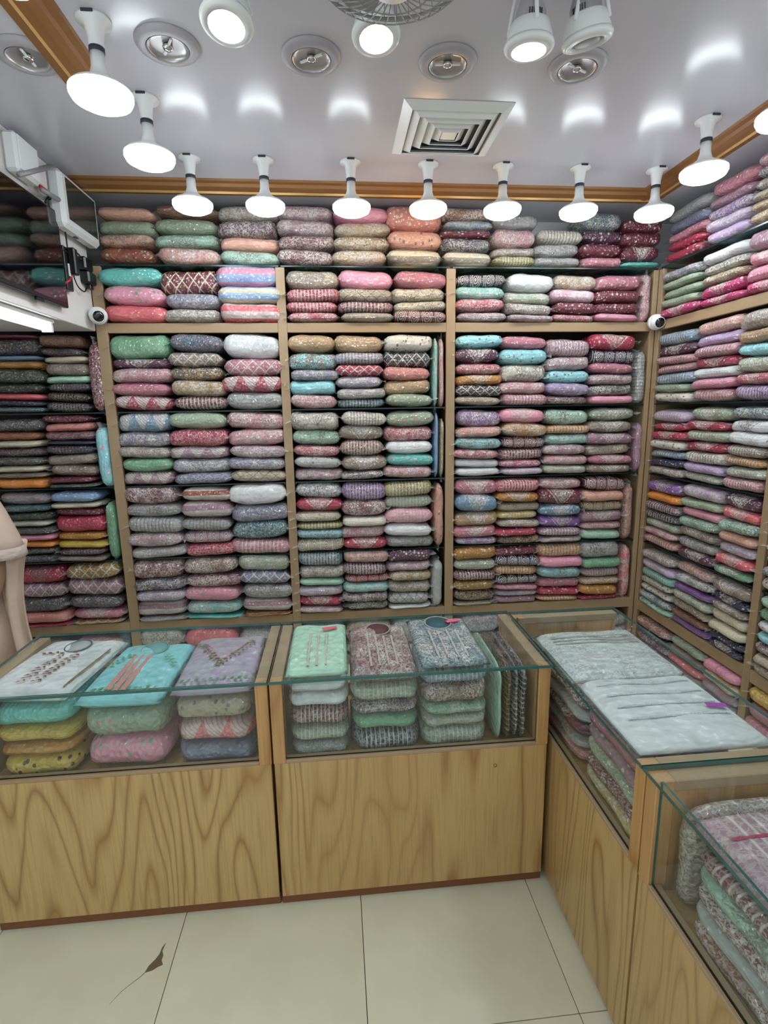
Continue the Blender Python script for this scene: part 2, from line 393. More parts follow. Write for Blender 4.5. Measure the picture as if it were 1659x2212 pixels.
# ------------------------------------------------------------------ room
ZC = 2.90                     # ceiling
XL, XR, YB, YF = -2.75, 2.36, 0.36, -4.75
tag(box('floor', XL, XR, YF, YB, -.08, -.006, M_GROUT, None, 0), kind='structure')
FLOOR = bpy.data.objects['floor']
ja, jb = .6, .0012
tm = {}
for i in range(-5, 5):
    for j in range(-5, 5):
        x0, x1 = -.0424+.6*i, -.0424+.6*(i+1); y0, y1 = -2.174+.6*j, -2.174+.6*(j+1)
        x0, x1, y0, y1 = max(x0, XL), min(x1, XR), max(y0, YF), min(y1, .3)
        if x1-x0 < .05 or y1-y0 < .05: continue
        t = link('tile', boxmesh(-(x1-x0)/2+jb, (x1-x0)/2-jb, -(y1-y0)/2+jb, (y1-y0)/2-jb, -.008, 0, .0006), FLOOR, ((x0+x1)/2, (y0+y1)/2, 0), M_TILE)
        tm[(i, j)] = t
def crack():
    px = [(359, 2036), (350, 2047), (345, 2060), (336, 2072), (321, 2087), (312, 2102), (330, 2096), (341, 2089), (352, 2084), (349, 2074), (353, 2064), (351, 2054)]
    bm = bmesh.new(); P = [at(a, b, 2, 0.0) for a, b in px]
    bm.faces.new([bm.verts.new((p.x, p.y, .0006)) for p in P][::-1])
    ext = bmesh.ops.extrude_face_region(bm, geom=bm.faces[:])
    for v in ext['geom']:
        if isinstance(v, bmesh.types.BMVert): v.co.z = -.003
    bmesh.ops.recalc_face_normals(bm, faces=bm.faces[:])
    me = bm_mesh(bm); t = tm[(-1, 0)]
    for q in tm.values():
        if abs(P[3].x-q.location.x) < .3 and abs(P[3].y-q.location.y) < .3: t = q
    o = link('chip', me, t, mat=simple('chipped_tile', (112, 96, 74), .8)); o.location = -t.location
    pts = [at(a, b, 2, 0.0) for a, b in ((312, 2102), (301, 2112), (285, 2124), (262, 2142), (236, 2170))]
    o2 = link('hairline_crack', tubemesh([(p.x, p.y, -.0002) for p in pts], [.0012, .0010, .0009, .0008, .0006], 6), t, mat=M_GROUT); o2.location = -t.location
crack()
tag(box('ceiling', XL, XR, YF, YB, ZC, ZC+.1, M_CEIL, None, 0), kind='structure')
tag(box('wall_back', XL, XR, YB, YB+.1, 0, ZC, M_WHITE, None, 0), kind='structure')
tag(box('wall_right', XR, XR+.1, YF, YB, 0, ZC, M_WHITE, None, 0), kind='structure')
tag(box('wall_left', XL-.1, XL, YF, YB, 0, ZC, M_WHITE, None, 0), kind='structure')
# gold ceiling moulding, one run along the back, one along the right
def moulding(name, a, b, inward):
    a, b = Vector(a), Vector(b); d = Vector(inward)
    prof = [(0, 0), (0, -.012), (.012, -.030), (.045, -.034), (.05, -.024), (.085, -.022), (.09, -.030), (.118, -.026), (.125, -.012), (.150, -.010), (.155, 0)]
    bm = bmesh.new()
    A = [bm.verts.new(a+d*u+Vector((0, 0, w))) for u, w in prof]; Bv = [bm.verts.new(b+d*u+Vector((0, 0, w))) for u, w in prof]
    for i in range(len(prof)-1):
        f = bm.faces.new((A[i], A[i+1], Bv[i+1], Bv[i])); f.material_index = 1 if i in (1, 3, 5) else 0
    bm.faces.new((A[-1], A[0], Bv[0], Bv[-1])); bm.faces.new(A); bm.faces.new(Bv[::-1])
    bmesh.ops.recalc_face_normals(bm, faces=bm.faces[:])
    me = bm_mesh(bm); me.materials.append(M_GOLD); me.materials.append(M_GOLDL)
    return tag(link(name, me), kind='structure')
moulding('trim_1', (-1.40, -.055, ZC), (1.86, -.055, ZC), (0, -1, 0))
moulding('trim_2', (1.865, -.055, ZC), (1.865, YF+.1, ZC), (-1, 0, 0))
moulding('trim_3', (-1.02, -1.0, ZC), (-1.02, YF+.1, ZC), (1, 0, 0))

# ------------------------------------------------------------------ wall shelving, back
ZL = {'T': 2.527, 'U': 2.210, '1': 1.708, '2': 1.260, '3': .800, '4': .382, 'F': .07}
DEP = .33
BS = thing('wall_shelving', 'beige wooden shelving with glass shelves filling the back wall', 'shelving', (0, .16, 0))
posts = [(-1.432, -1.371), (-.395, -.342), (.620, .676), (1.931, 1.962)]
for x0, x1 in posts: box('post', x0, x1, 0, .022, 0, 2.519, M_BEIGE, BS)
for x0, x1 in posts: box('upright_panel', (x0+x1)/2-.009, (x0+x1)/2+.009, .022, DEP, .0, 2.519, M_BEIGE, BS)
bays = [(-2.36, -1.432), (-1.371, -.395), (-.342, .620), (.676, 1.931)]
for b, (x0, x1) in enumerate(bays):
    if b: box('rail', x0, x1, .001, .024, 2.155, 2.210, M_BEIGEH, BS)
    if b: box('shelf_board', x0, x1, .024, DEP, 2.190, 2.210, M_BEIGEH, BS)
    box('rail', x0, x1, .001, .024, .312, .380, M_BEIGEH, BS); box('shelf_board', x0, x1, .024, DEP, .360, .380, M_BEIGEH, BS)
    box('plinth', x0, x1, .012, .03, 0, .068, M_BEIGEH, BS); box('shelf_board', x0, x1, .03, DEP, .05, .068, M_BEIGEH, BS)
    for lv in '123':
        glass_slab('glass_shelf', x0+.004, x1-.004, .006, DEP, ZL[lv]-.010, ZL[lv]-.002, BS, M_SHELFG)
        for xx in (x0, x1-.012): box('shelf_pin', xx, xx+.012, .010, .024, ZL[lv]-.020, ZL[lv]-.010, M_DARK, BS)
    if b: glass_slab('glass_shelf', x0-.02, x1+.02, -.004, DEP, 2.5195, 2.527, BS, M_SHELFG)
box('post', -2.42, -2.36, 0, .022, 0, 2.16, M_BEIGE, BS); box('upright_panel', -2.42, -2.40, .022, DEP, 0, 2.16, M_BEIGE, BS)
box('back_board', -2.42, 1.96, DEP, DEP+.012, 0, 2.518, M_BACK, BS, 0)

BAYW = {'A': 'far-left back bay', 'B': 'left back bay', 'C': 'middle back bay', 'D': 'right back bay', 'T': 'back wall'}
LVW = {'T': 'top ledge', 'U': 'first shelf', '1': 'second shelf', '2': 'third shelf', '3': 'fourth shelf', '4': 'fifth shelf', 'F': 'floor shelf'}
BAYX = {'A': bays[0], 'B': bays[1], 'C': bays[2], 'D': bays[3]}
def colw(i, n):
    if n == 2: return ('left', 'right')[i]
    if n == 3: return ('left', 'middle', 'right')[i]
    if n == 4: return ('leftmost', 'second', 'third', 'rightmost')[i]
    return ORD[i].replace('topmost', 'first')+' left-to-right'
def heights(tops, zb, mn=.026):
    hs = [a-b for a, b in zip(tops, tops[1:]+[zb])]; tot = tops[0]-zb
    hs = [max(h, mn) for h in hs]; s = tot/sum(hs); return [h*s for h in hs]
def back_stack(bay, lv, ci, nc, x0p, x1p, txt, dep=.25):
    ent = [e.split() for e in txt.split(',')]
    zb = ZL[lv]; ys = [float(e[0]) for e in ent]; codes = [e[1] for e in ent]
    xc = (x0p+x1p)/2; yb = ys[-1]+25; ym = (ys[0]+yb)/2
    X0, X1 = at(x0p, ym, 1, 0).x, at(x1p, ym, 1, 0).x
    if bay in BAYX: X0, X1 = max(X0, BAYX[bay][0]-.008), min(X1, BAYX[bay][1]+.008)
    tops = [at(xc, y, 1, 0.0).z for y in ys]
    if lv == 'T': tops[0] = min(tops[0], ZC-.045)
    hs = heights(tops, zb)
    n = len(codes); z = zb; bins = []
    for i in range(n-1, -1, -1):
        h = hs[i]; w = (X1-X0)*rnd.uniform(.985, 1.04)
        where = colw(ci, nc)+' stack, '+LVW[lv]+', '+BAYW[bay]
        packet(codes[i], ((X0+X1)/2+rnd.uniform(-.011, .011), dep/2-.026+rnd.uniform(-.014, .014), z+.0008), (w, dep, h*1.07), rnd.uniform(-.045, .045),
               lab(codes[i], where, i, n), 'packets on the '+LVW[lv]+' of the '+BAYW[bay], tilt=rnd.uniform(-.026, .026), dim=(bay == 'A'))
        z += h
def upright(bay, lv, x0p, x1p, ytop, ybot, code):
    ym = (ytop+ybot)/2; X0, X1 = at(x0p, ym, 1, 0).x, at(x1p, ym, 1, 0).x; zt = at((x0p+x1p)/2, ytop, 1, 0).z; zb = ZL[lv]
    packet(code, ((X0+X1)/2, .10, zb+.001), (zt-zb, .22, X1-X0), 0, lab(code, 'standing upright, '+LVW[lv]+', '+BAYW[bay]), 'packets standing upright in the back shelving', upright=True)

TOP = [(213, 333, '447 peach.p,475 sage.p,508 peach.f,536 rust.d.sage'), (335, 470, '447 brown.p,472 sage.p,508 mint.f,536 salmon.f'),
 (471, 598, '445 taupe.f,477 plum.f,513 peach.p,543 mint.f'), (599, 719, '445 mauve.f,477 mauve.f,510 maroon.f,540 maroon.f'),
 (720, 838, '446 pink.p,482 tan.f,513 gold.f,543 tan.f'), (839, 955, '447 salmon.d,498 peach.d,539 cream.b'),
 (956, 1063, '450 brown.f,477 steel.f,498 maroon.d,516 navy.f,543 cream.b'), (1063, 1156, '466 grey.p,497 rose.f,535 taupe.f,556 olive.s'),
 (1157, 1254, '497 ivory.s,528 silver.f,558 silver.f'), (1256, 1344, '458 teal.f,497 plum.d,528 maroon.d,556 rose.d'), (1346, 1428, '472 maroon.d,503 maroon.d,533 maroon.v,567 turq.p')]
for i, (a, b, t) in enumerate(TOP): back_stack('T', 'T', i, len(TOP), a, b, t)
B = {
 'U': [(219, 352, '580 turq.p,620 pink.d.green,662 coral.p'), (352, 473, '585 maroon.l.cream,633 slate.f,668 taupe.f'), (470, 603, '573 pink.b.blue,620 cream.b.blue,656 coral.b')],
 '1': [(226, 367, '725 green.p,775 plum.v,796 rose.f,828 rose.p,857 crimson.g'), (368, 484, '723 teal.q.rose,762 taupe.l,793 navy.f,824 gold.f,857 maroon.s'), (482, 612, '722 white.p,776 rose.l,812 crimson.g,848 silver.q')],
 '2': [(244, 368, '893 steel.g,934 slate.f,967 taupe.f,991 green.p,1020 mauve.g'), (368, 494, '892 sage.p,928 crimson.q,965 mauve.g,992 slate.f,1022 slate.q'), (494, 617, '892 rose.f,928 rose.f,963 mauve.f,990 slate.f,1016 beige.l')],
 '3': [(262, 394, '1053 maroon.f,1090 silver.f,1119 silver.s,1152 mauve.f,1183 grey.f'), (394, 503, '1055 rust.b,1084 mauve.b,1120 silver.s,1148 mauve.m,1176 crimson.q'), (500, 626, '1048 white.p,1092 slate.q,1127 teal.q,1167 rose.s')],
 '4': [(283, 402, '1213 maroon.f,1250 navy.f,1276 lavender.f,1300 mauve.b,1332 silver.f'), (402, 522, '1206 brown.f,1242 maroon.f,1268 pink.d.green,1300 turq.f,1328 turq.p'), (522, 628, '1200 sage.f,1235 slate.l,1262 silver.f,1293 mauve.b,1322 rust.b')],
 'F': [(300, 398, '1362 ivory.f,1400 taupe.f'), (402, 515, '1360 coral.p,1400 beige.f'), (520, 628, '1364 grey.f,1400 sage.f')]}
C = {
 'U': [(617, 730, '585 beige.f,625 crimson.s,652 crimson.s,675 crimson.f'), (732, 848, '585 pink.p,624 beige.l,652 maroon.s,676 beige.f'), (850, 964, '586 rose.p,623 cream.f,651 cream.f,673 maroon.m')],
 '1': [(626, 726, '725 tan.p,763 brown.f.aqua,800 slate.f,823 aqua.p,853 rose.f'), (727, 829, '725 tan.p,762 slate.s,788 crimson.l,813 lavender.f,840 grey.f,862 teal.s'), (830, 931, '724 ivory.d,760 charcoal.l,793 salmon.d,822 tan.d,852 sage.d')],
 '2': [(633, 735, '892 ivory.f,929 mint.f,963 crimson.f,987 silver.d,1013 mauve.f'), (736, 832, '891 ivory.s,920 taupe.v,953 brown.s,986 taupe.v,1018 charcoal.f'), (833, 935, '890 sage.d.rose,923 crimson.f,953 white.p,981 turq.d.rose,1008 rose.f')],
 '3': [(637, 738, '1045 white.f,1078 crimson.v,1106 cream.f,1129 olive.s,1144 aqua.f,1164 cream.m'), (739, 834, '1044 purple.s,1082 maroon.f,1117 ivory.p,1137 rose.f,1163 crimson.v'), (833, 934, '1042 olive.s,1072 sage.s,1100 pink.s,1132 white.p,1160 silver.f')],
 '4': [(646, 742, '1193 teal.s,1223 taupe.f,1250 mint.p,1267 lavender.f,1288 crimson.v,1311 mauve.f'), (743, 838, '1191 salmon.f,1218 plum.s,1241 red.m,1259 turq.f,1279 plum.f,1299 charcoal.f'), (839, 930, '1187 plum.d,1214 mauve.f,1235 gold.f,1257 taupe.f,1281 silver.l,1306 white.p')],
 'F': [(652, 745, '1352 silver.f,1395 mint.f'), (748, 840, '1345 tan.f,1390 maroon.f'), (845, 950, '1342 grey.f,1390 sage.f')]}
D = {
 'U': [(986, 1093, '593 charcoal.m,620 turq.f,647 crimson.f,675 mauve.f'), (1094, 1193, '593 white.p,632 sage.f,657 taupe.f,681 mauve.f'), (1194, 1284, '595 tan.f,627 pink.f.white,654 maroon.d,680 crimson.f'), (1285, 1380, '595 rose.d,628 maroon.d,656 maroon.d,678 pink.p')],
 '1': [(984, 1082, '725 aqua.d,753 plum.v,785 crimson.f,810 mustard.v,833 charcoal.l,857 beige.f'), (1083, 1183, '727 rose.d,755 aqua.d,787 ivory.f,825 rose.f,852 rose.s'), (1182, 1274, '735 mauve.s,771 mauve.f,801 aqua.d,828 lavender.d,856 maroon.f'), (1274, 1368, '724 crimson.v,757 navy.m,785 rose.d,808 mauve.f,832 charcoal.f,855 pink.p')],
 '2': [(982, 1080, '887 purple.f,922 salmon.f,946 aqua.f,971 crimson.f,993 white.p,1011 white.p'), (1081, 1176, '884 pink.v,915 mustard.f,945 maroon.m,970 maroon.s,993 magenta.f,1011 lilac.f'), (1176, 1270, '886 mint.f,918 mustard.s,938 turq.f,961 mauve.f,984 rose.f,1005 sage.f'), (1270, 1366, '883 sage.v,910 taupe.v,936 mauve.v,960 beige.f,983 rose.v,1004 taupe.v')],
 '3': [(982, 1072, '1037 rose.v,1070 steel.v,1107 tan.v,1137 rose.v,1161 purple.f'), (1073, 1164, '1036 crimson.s,1063 mustard.v,1086 beige.f,1105 yellow.s,1123 taupe.f,1141 crimson.d,1157 navy.f'), (1165, 1257, '1034 rose.f,1058 maroon.v,1090 steel.v,1116 purple.v,1140 mauve.s,1158 mauve.f'), (1258, 1345, '1032 maroon.m,1061 peach.p,1083 gold.m,1104 mauve.v,1127 rose.f,1145 mint.p')],
 '4': [(979, 1067, '1182 mustard.d,1209 sage.f,1233 maroon.s,1254 gold.d,1276 navy.f,1300 beige.f'), (1068, 1161, '1181 maroon.d,1202 navy.m,1222 mustard.s,1243 navy.m,1261 rose.q,1274 lavender.f,1287 mauve.d'), (1162, 1256, '1175 mustard.s,1203 pink.p,1225 aqua.f,1248 rose.d,1269 crimson.d,1287 mustard.s'), (1254, 1338, '1171 silver.f,1206 green.p,1226 mauve.s,1247 mustard.f,1262 mustard.d,1284 crimson.d')],
 'F': [(990, 1080, '1330 slate.f,1370 taupe.f'), (1085, 1175, '1330 mauve.f,1370 silver.f'), (1180, 1270, '1326 taupe.p,1370 grey.f'), (1272, 1352, '1330 silver.f,1358 grey.f,1385 taupe.f')]}
A = {
 '1': [(-25, 92, '722 maroon.p,733 navy.f,769 blue.p,780 mustard.p,797 dkgreen.f,829 dkgreen.d,850 coral.p,866 navy.d,879 teal.f'), (95, 188, '724 brown.p,752 navy.f,770 cream.p,786 taupe.s,812 mint.p,829 navy.s,848 black.s,870 black.s')],
 '2': [(-18, 96, '906 charcoal.f,934 rust.f,953 cream.p,968 plum.f,988 dkgreen.f,1007 cream.p,1023 taupe.d,1034 orange.p'), (102, 205, '897 maroon.d,914 salmon.p,934 maroon.f,953 navy.p,963 navy.s,984 taupe.m,1007 taupe.d,1034 maroon.d,1048 dkgreen.f')],
 '3': [(12, 118, '1066 grey.d.coral,1091 teal.f,1107 dkgreen.d,1124 ivory.p,1140 dkgreen.f,1155 pink.p,1169 orange.p,1185 dkgreen.f,1200 navy.f'), (121, 224, '1063 blue.d,1086 cream.p,1098 maroon.d,1116 crimson.p,1150 mustard.d.red,1169 yellow.p,1184 plum.s,1200 taupe.m')],
 '4': [(44, 146, '1227 crimson.v,1267 mauve.l,1301 charcoal.f,1336 salmon.p,1362 crimson.p'), (150, 262, '1220 gold.l,1254 mauve.l,1291 charcoal.f,1320 rose.v,1345 gold.l')],
 'F': [(70, 165, '1385 taupe.f,1420 grey.f'), (168, 270, '1380 rose.f,1420 beige.f')]}
for bay, dd in (('B', B), ('C', C), ('D', D), ('A', A)):
    for lv, cols in dd.items():
        for ci, (a, b, t) in enumerate(cols): back_stack(bay, lv, ci, len(cols), a, b, t)
for u in [('D', 'U', 1384, 1408, 592, 699, 'rose.f'), ('C', '1', 934, 947, 730, 880, 'turq.f'), ('C', '1', 948, 960, 732, 880, 'salmon.f'), ('D', '1', 1373, 1396, 760, 880, 'silver.s'),
          ('C', '2', 937, 948, 892, 1030, 'blue.p'), ('C', '2', 949, 960, 905, 1030, 'olive.f'), ('D', '2', 1368, 1389, 914, 1022, 'mauve.p'),
          ('C', '3', 936, 960, 1046, 1180, 'peach.d'), ('D', '3', 1347, 1368, 1048, 1163, 'peach.f'), ('C', '4', 932, 958, 1212, 1318, 'silver.p'), ('D', '4', 1339, 1362, 1180, 1298, 'coral.f'),
          ('A', '1', 190, 226, 737, 890, 'maroon.q'), ('A', '2', 208, 240, 924, 1052, 'aqua.d.pink'), ('A', '3', 227, 255, 1087, 1212, 'green.p')]:
    upright(*u)

# ------------------------------------------------------------------ wall shelving, right
XS = 1.963
RS = thing('wall_shelving', 'wooden shelving with glass shelves running along the right wall', 'shelving', (2.15, -1.2, 0))
rposts = [(-.045, -.001), (-1.047, -1.0), (-2.08, -2.033), (-3.1, -3.05)]
for y0, y1 in rposts:
    box('post', XS, XS+.022, y0, y1, 0, 2.519, M_BEIGE, RS); box('upright_panel', XS+.022, XR-.004, (y0+y1)/2-.009, (y0+y1)/2+.009, 0, 2.519, M_BEIGE, RS)
for y0, y1 in ((-1.0, -.045), (-2.033, -1.047), (-3.05, -2.08)):
    for za, zb_ in ((2.155, 2.21), (.312, .380)):
        box('rail', XS+.001, XS+.024, y0, y1, za, zb_, M_BEIGEH, RS); box('shelf_board', XS+.024, XR-.004, y0, y1, zb_-.02, zb_, M_BEIGEH, RS)
    box('plinth', XS+.012, XS+.03, y0, y1, 0, .068, M_BEIGEH, RS); box('shelf_board', XS+.03, XR-.004, y0, y1, .05, .068, M_BEIGEH, RS)
    for lv in '123': glass_slab('glass_shelf', XS+.006, XR-.004, y0+.004, y1-.004, ZL[lv]-.010, ZL[lv]-.002, RS, M_SHELFG)
    glass_slab('glass_shelf', XS-.004, XR-.004, y0-.02, y1+.02, 2.5195, 2.527, RS, M_SHELFG)
RW = {
 'T': ['grey.p,slate.p,rose.d,crimson.d,crimson.d', 'rose.p,mauve.p,purple.f,lilac.f,lilac.d', 'rose.f,navy.f,taupe.f,beige.f,gold.f,gold.f', None],
 'U': ['slate.f,sage.p,sage.p,sage.p,magenta.v', 'white.p,ivory.f,gold.f,magenta.v,magenta.v', 'mauve.p,pink.v,pink.p,magenta.v', None],
 '1': ['steel.s,plum.v,rose.s,rose.s,steel.s,sage.p,ivory.d', 'salmon.f,lilac.p,rose.s,crimson.v,white.p,pink.p,rose.s', 'taupe.f,tan.p,aqua.p,sage.f,crimson.f,purple.s', None],
 '2': ['lilac.s,crimson.v,crimson.v,ivory.d,steel.s,navy.d,taupe.f', 'sage.v,crimson.v,sage.s,crimson.v,ivory.s,lilac.p,sage.f', 'teal.f,white.v,white.p,taupe.s,mustard.s,sage.f,rose.s', None],
 '3': ['purple.v,orange.p,plum.s,navy.s,sage.v,rose.f,salmon.s', 'lilac.f,sage.p,pink.p,mint.f,taupe.v,silver.f,plum.v', 'plum.v,coral.v,mint.f,peach.p,lilac.f,coral.v,green.v', 'pink.p,coral.f,mint.p,white.d,mint.p,teal.f,ivory.d'],
 '4': ['taupe.f,lilac.f,turq.s,ivory.d,ivory.d,teal.f,mint.d', 'salmon.f,white.f,purple.p,sage.f,beige.f,brown.p,purple.p', 'taupe.v,navy.v,taupe.v,cream.p,cream.p,navy.d,navy.v', 'mint.p,green.p,white.d.coral,aqua.p,plum.f,beige.p,beige.f'],
 'F': ['rust.f,navy.d,charcoal.f,slate.d', 'sage.p,taupe.p,coral.d,grey.p', 'pink.p,yellow.f,mauve.p,slate.p', 'yellow.p,rose.p,rose.p']}
RT_TOP = {'T': 2.83, 'U': 2.49, '1': 2.135, '2': 1.675, '3': 1.235, '4': .775, 'F': .30}
RCOL = [(-.055, -.405), (-.41, -.735), (-.74, -.995), (-1.055, -1.36)]
RCW = ['stack nearest the corner', 'middle stack', 'stack beside the post', 'stack beyond the post']
for lv, cols in RW.items():
    for ci, t in enumerate(cols):
        if not t: continue
        codes = t.split(','); n = len(codes); zb = ZL[lv]; H_ = RT_TOP[lv]-zb-(.0 if ci != 0 else .015)
        ws = [rnd.uniform(.85, 1.2) for _ in codes]; ws[0] *= 1.18; q = sum(ws); z = zb; y0, y1 = RCOL[ci]
        for i in range(n-1, -1, -1):
            h = H_*ws[i]/q
            packet(codes[i], (XS+.125-.024+rnd.uniform(-.012, .012), (y0+y1)/2+rnd.uniform(-.008, .008), z+.0008), (abs(y1-y0)*rnd.uniform(.97, 1.02), .25, h*1.07), math.radians(-90)+rnd.uniform(-.03, .03),
                   lab(codes[i], RCW[ci]+', '+LVW[lv]+', right wall', i, n), 'packets on the '+LVW[lv]+' of the right wall', tilt=rnd.uniform(-.02, .02))
            z += h
# ------------------------------------------------------------------ glass counters
CH, ZP, ZI = .855, .567, .535          # top, cap of the wooden front, display floor
YC, YCB = -1.751, -1.284
def counter_left(x0, x1, label, bolt=None):
    T = thing('display_counter', label, 'counter', ((x0+x1)/2, (YC+YCB)/2, 0))
    g = .006; x0 += g/2; x1 -= g/2
    box('kick_board', x0, x1, YC+.012, YC+.03, 0, .042, M_KICK, T)
    box('front_panel', x0+.002, x1-.002, YC, YC+.018, .04, ZP-.012, M_WOODV, T)
    box('cap_strip', x0+.04, x1-.04, YC-.001, YC+.03, ZP-.012, ZP, M_BEIGEH, T)
    for a, b in ((x0, x0+.04), (x1-.04, x1)):
        box('corner_post', a, b, YC-.001, YC+.045, ZP-.012, CH-.012, M_WOODP, T)
        box('side_panel', a+.008, b-.008, YC+.045, YCB, .0, CH-.041, M_WOODP, T)
        box('top_batten', a, b, YC+.045, YCB, CH-.04, CH-.012, M_BEIGE, T)
    box('display_floor', x0+.03, x1-.03, YC+.02, YCB, ZI-.02, ZI, M_WOODP, T)
    box('rear_rail', x0+.03, x1-.03, YCB-.02, YCB, ZI, ZI+.05, M_WOODP, T)
    glass_slab('front_glass', x0+.041, x1-.041, YC+.008, YC+.014, ZP, CH-.010, T, None, 1)
    glass_slab('top_glass', x0-.001, x1+.001, YC-.012, YCB+.004, CH-.010, CH, T)
    if bolt: link('screw_cap', lathe([(0, -.002), (.005, -.001), (.006, .003)], 12), T, (bolt[0]-T.location.x, YC-T.location.y, bolt[1])).rotation_euler = (math.radians(90), 0, 0)
    return T
counter_left(-1.252, -.318, 'oak and glass counter holding cream, aqua and lilac kurtas')
c2_ = counter_left(-.318, .616, 'oak and glass counter holding green, maroon and teal kurtas', (.43, .49))
for ch_ in c2_.children:
    if ch_.name.startswith('screw_cap'): ch_.data.materials.append(M_KICK)
XC, XCB = .6306, 1.071
def counter_right(y0, y1, label):
    """y0 far, y1 near"""
    T = thing('display_counter', label, 'counter', ((XC+XCB)/2, (y0+y1)/2, 0))
    y0 -= .003; y1 += .003
    box('kick_board', XC+.012, XC+.03, y1, y0, 0, .042, M_KICK, T)
    box('front_panel', XC, XC+.018, y1+.002, y0-.002, .02, ZP-.012, M_WOODV, T)
    box('cap_strip', XC-.001, XC+.03, y1+.04, y0-.04, ZP-.012, ZP, M_BEIGE, T)
    for a, b in ((y0-.04, y0), (y1, y1+.04)):
        box('corner_post', XC-.001, XC+.045, a, b, ZP-.012, CH-.012, M_WOODP, T)
        box('side_panel', XC+.045, XCB, a+.008, b-.008, 0, CH-.041, M_WOODP, T)
        box('top_batten', XC+.045, XCB, a, b, CH-.04, CH-.012, M_BEIGEH, T)
    box('display_floor', XC+.02, XCB, y1+.03, y0-.03, ZI-.02, ZI, M_WOODP, T)
    box('rear_rail', XCB-.02, XCB, y1+.03, y0-.03, ZI, ZI+.05, M_WOODP, T)
    glass_slab('front_glass', XC+.008, XC+.014, y1+.041, y0-.041, ZP, CH-.010, T, None, 0)
    glass_slab('top_glass', XC-.012, XCB+.004, y1-.001, y0+.001, CH-.010, CH, T)
    return T
counter_right(-1.293, -2.268, 'oak and glass counter at right holding white kurtas')
counter_right(-2.268, -3.26, 'nearest oak and glass counter holding mauve and aqua packets')

# ---- goods in the counters
def topkurta_mesh(seed):
    r = random.Random(seed); bm = bmesh.new(); NX, NY = 15, 17; g = {}
    ph = [r.uniform(0, 6.28) for _ in range(4)]
    for s in (0, 1):
        for i in range(NX):
            for j in range(NY):
                x = -.5+i/(NX-1); y = -.5+j/(NY-1); e = max(0.0, (1-abs(2*x)**7)*(1-abs(2*y)**9))**.42
                z = .5+(.5 if s else -.5)*e
                if s: z += e*.06*math.sin(5*x+ph[0])*math.sin(4*y+ph[1])+e*.04*math.sin(11*x+6*y+ph[2])
                if s == 0 or (0 < i < NX-1 and 0 < j < NY-1): g[(s, i, j)] = bm.verts.new((x, y, z))
                else: g[(s, i, j)] = g[(0, i, j)]
    for s in (0, 1):
        for i in range(NX-1):
            for j in range(NY-1):
                q = [g[(s, i, j)], g[(s, i+1, j)], g[(s, i+1, j+1)], g[(s, i, j+1)]]
                try: bm.faces.new(q if s else q[::-1])
                except ValueError: pass
    bmesh.ops.recalc_face_normals(bm, faces=bm.faces[:])
    return bm_mesh(bm, True, 'folded_kurta')
KM = [topkurta_mesh(40+i) for i in range(4)]
KMF = {}
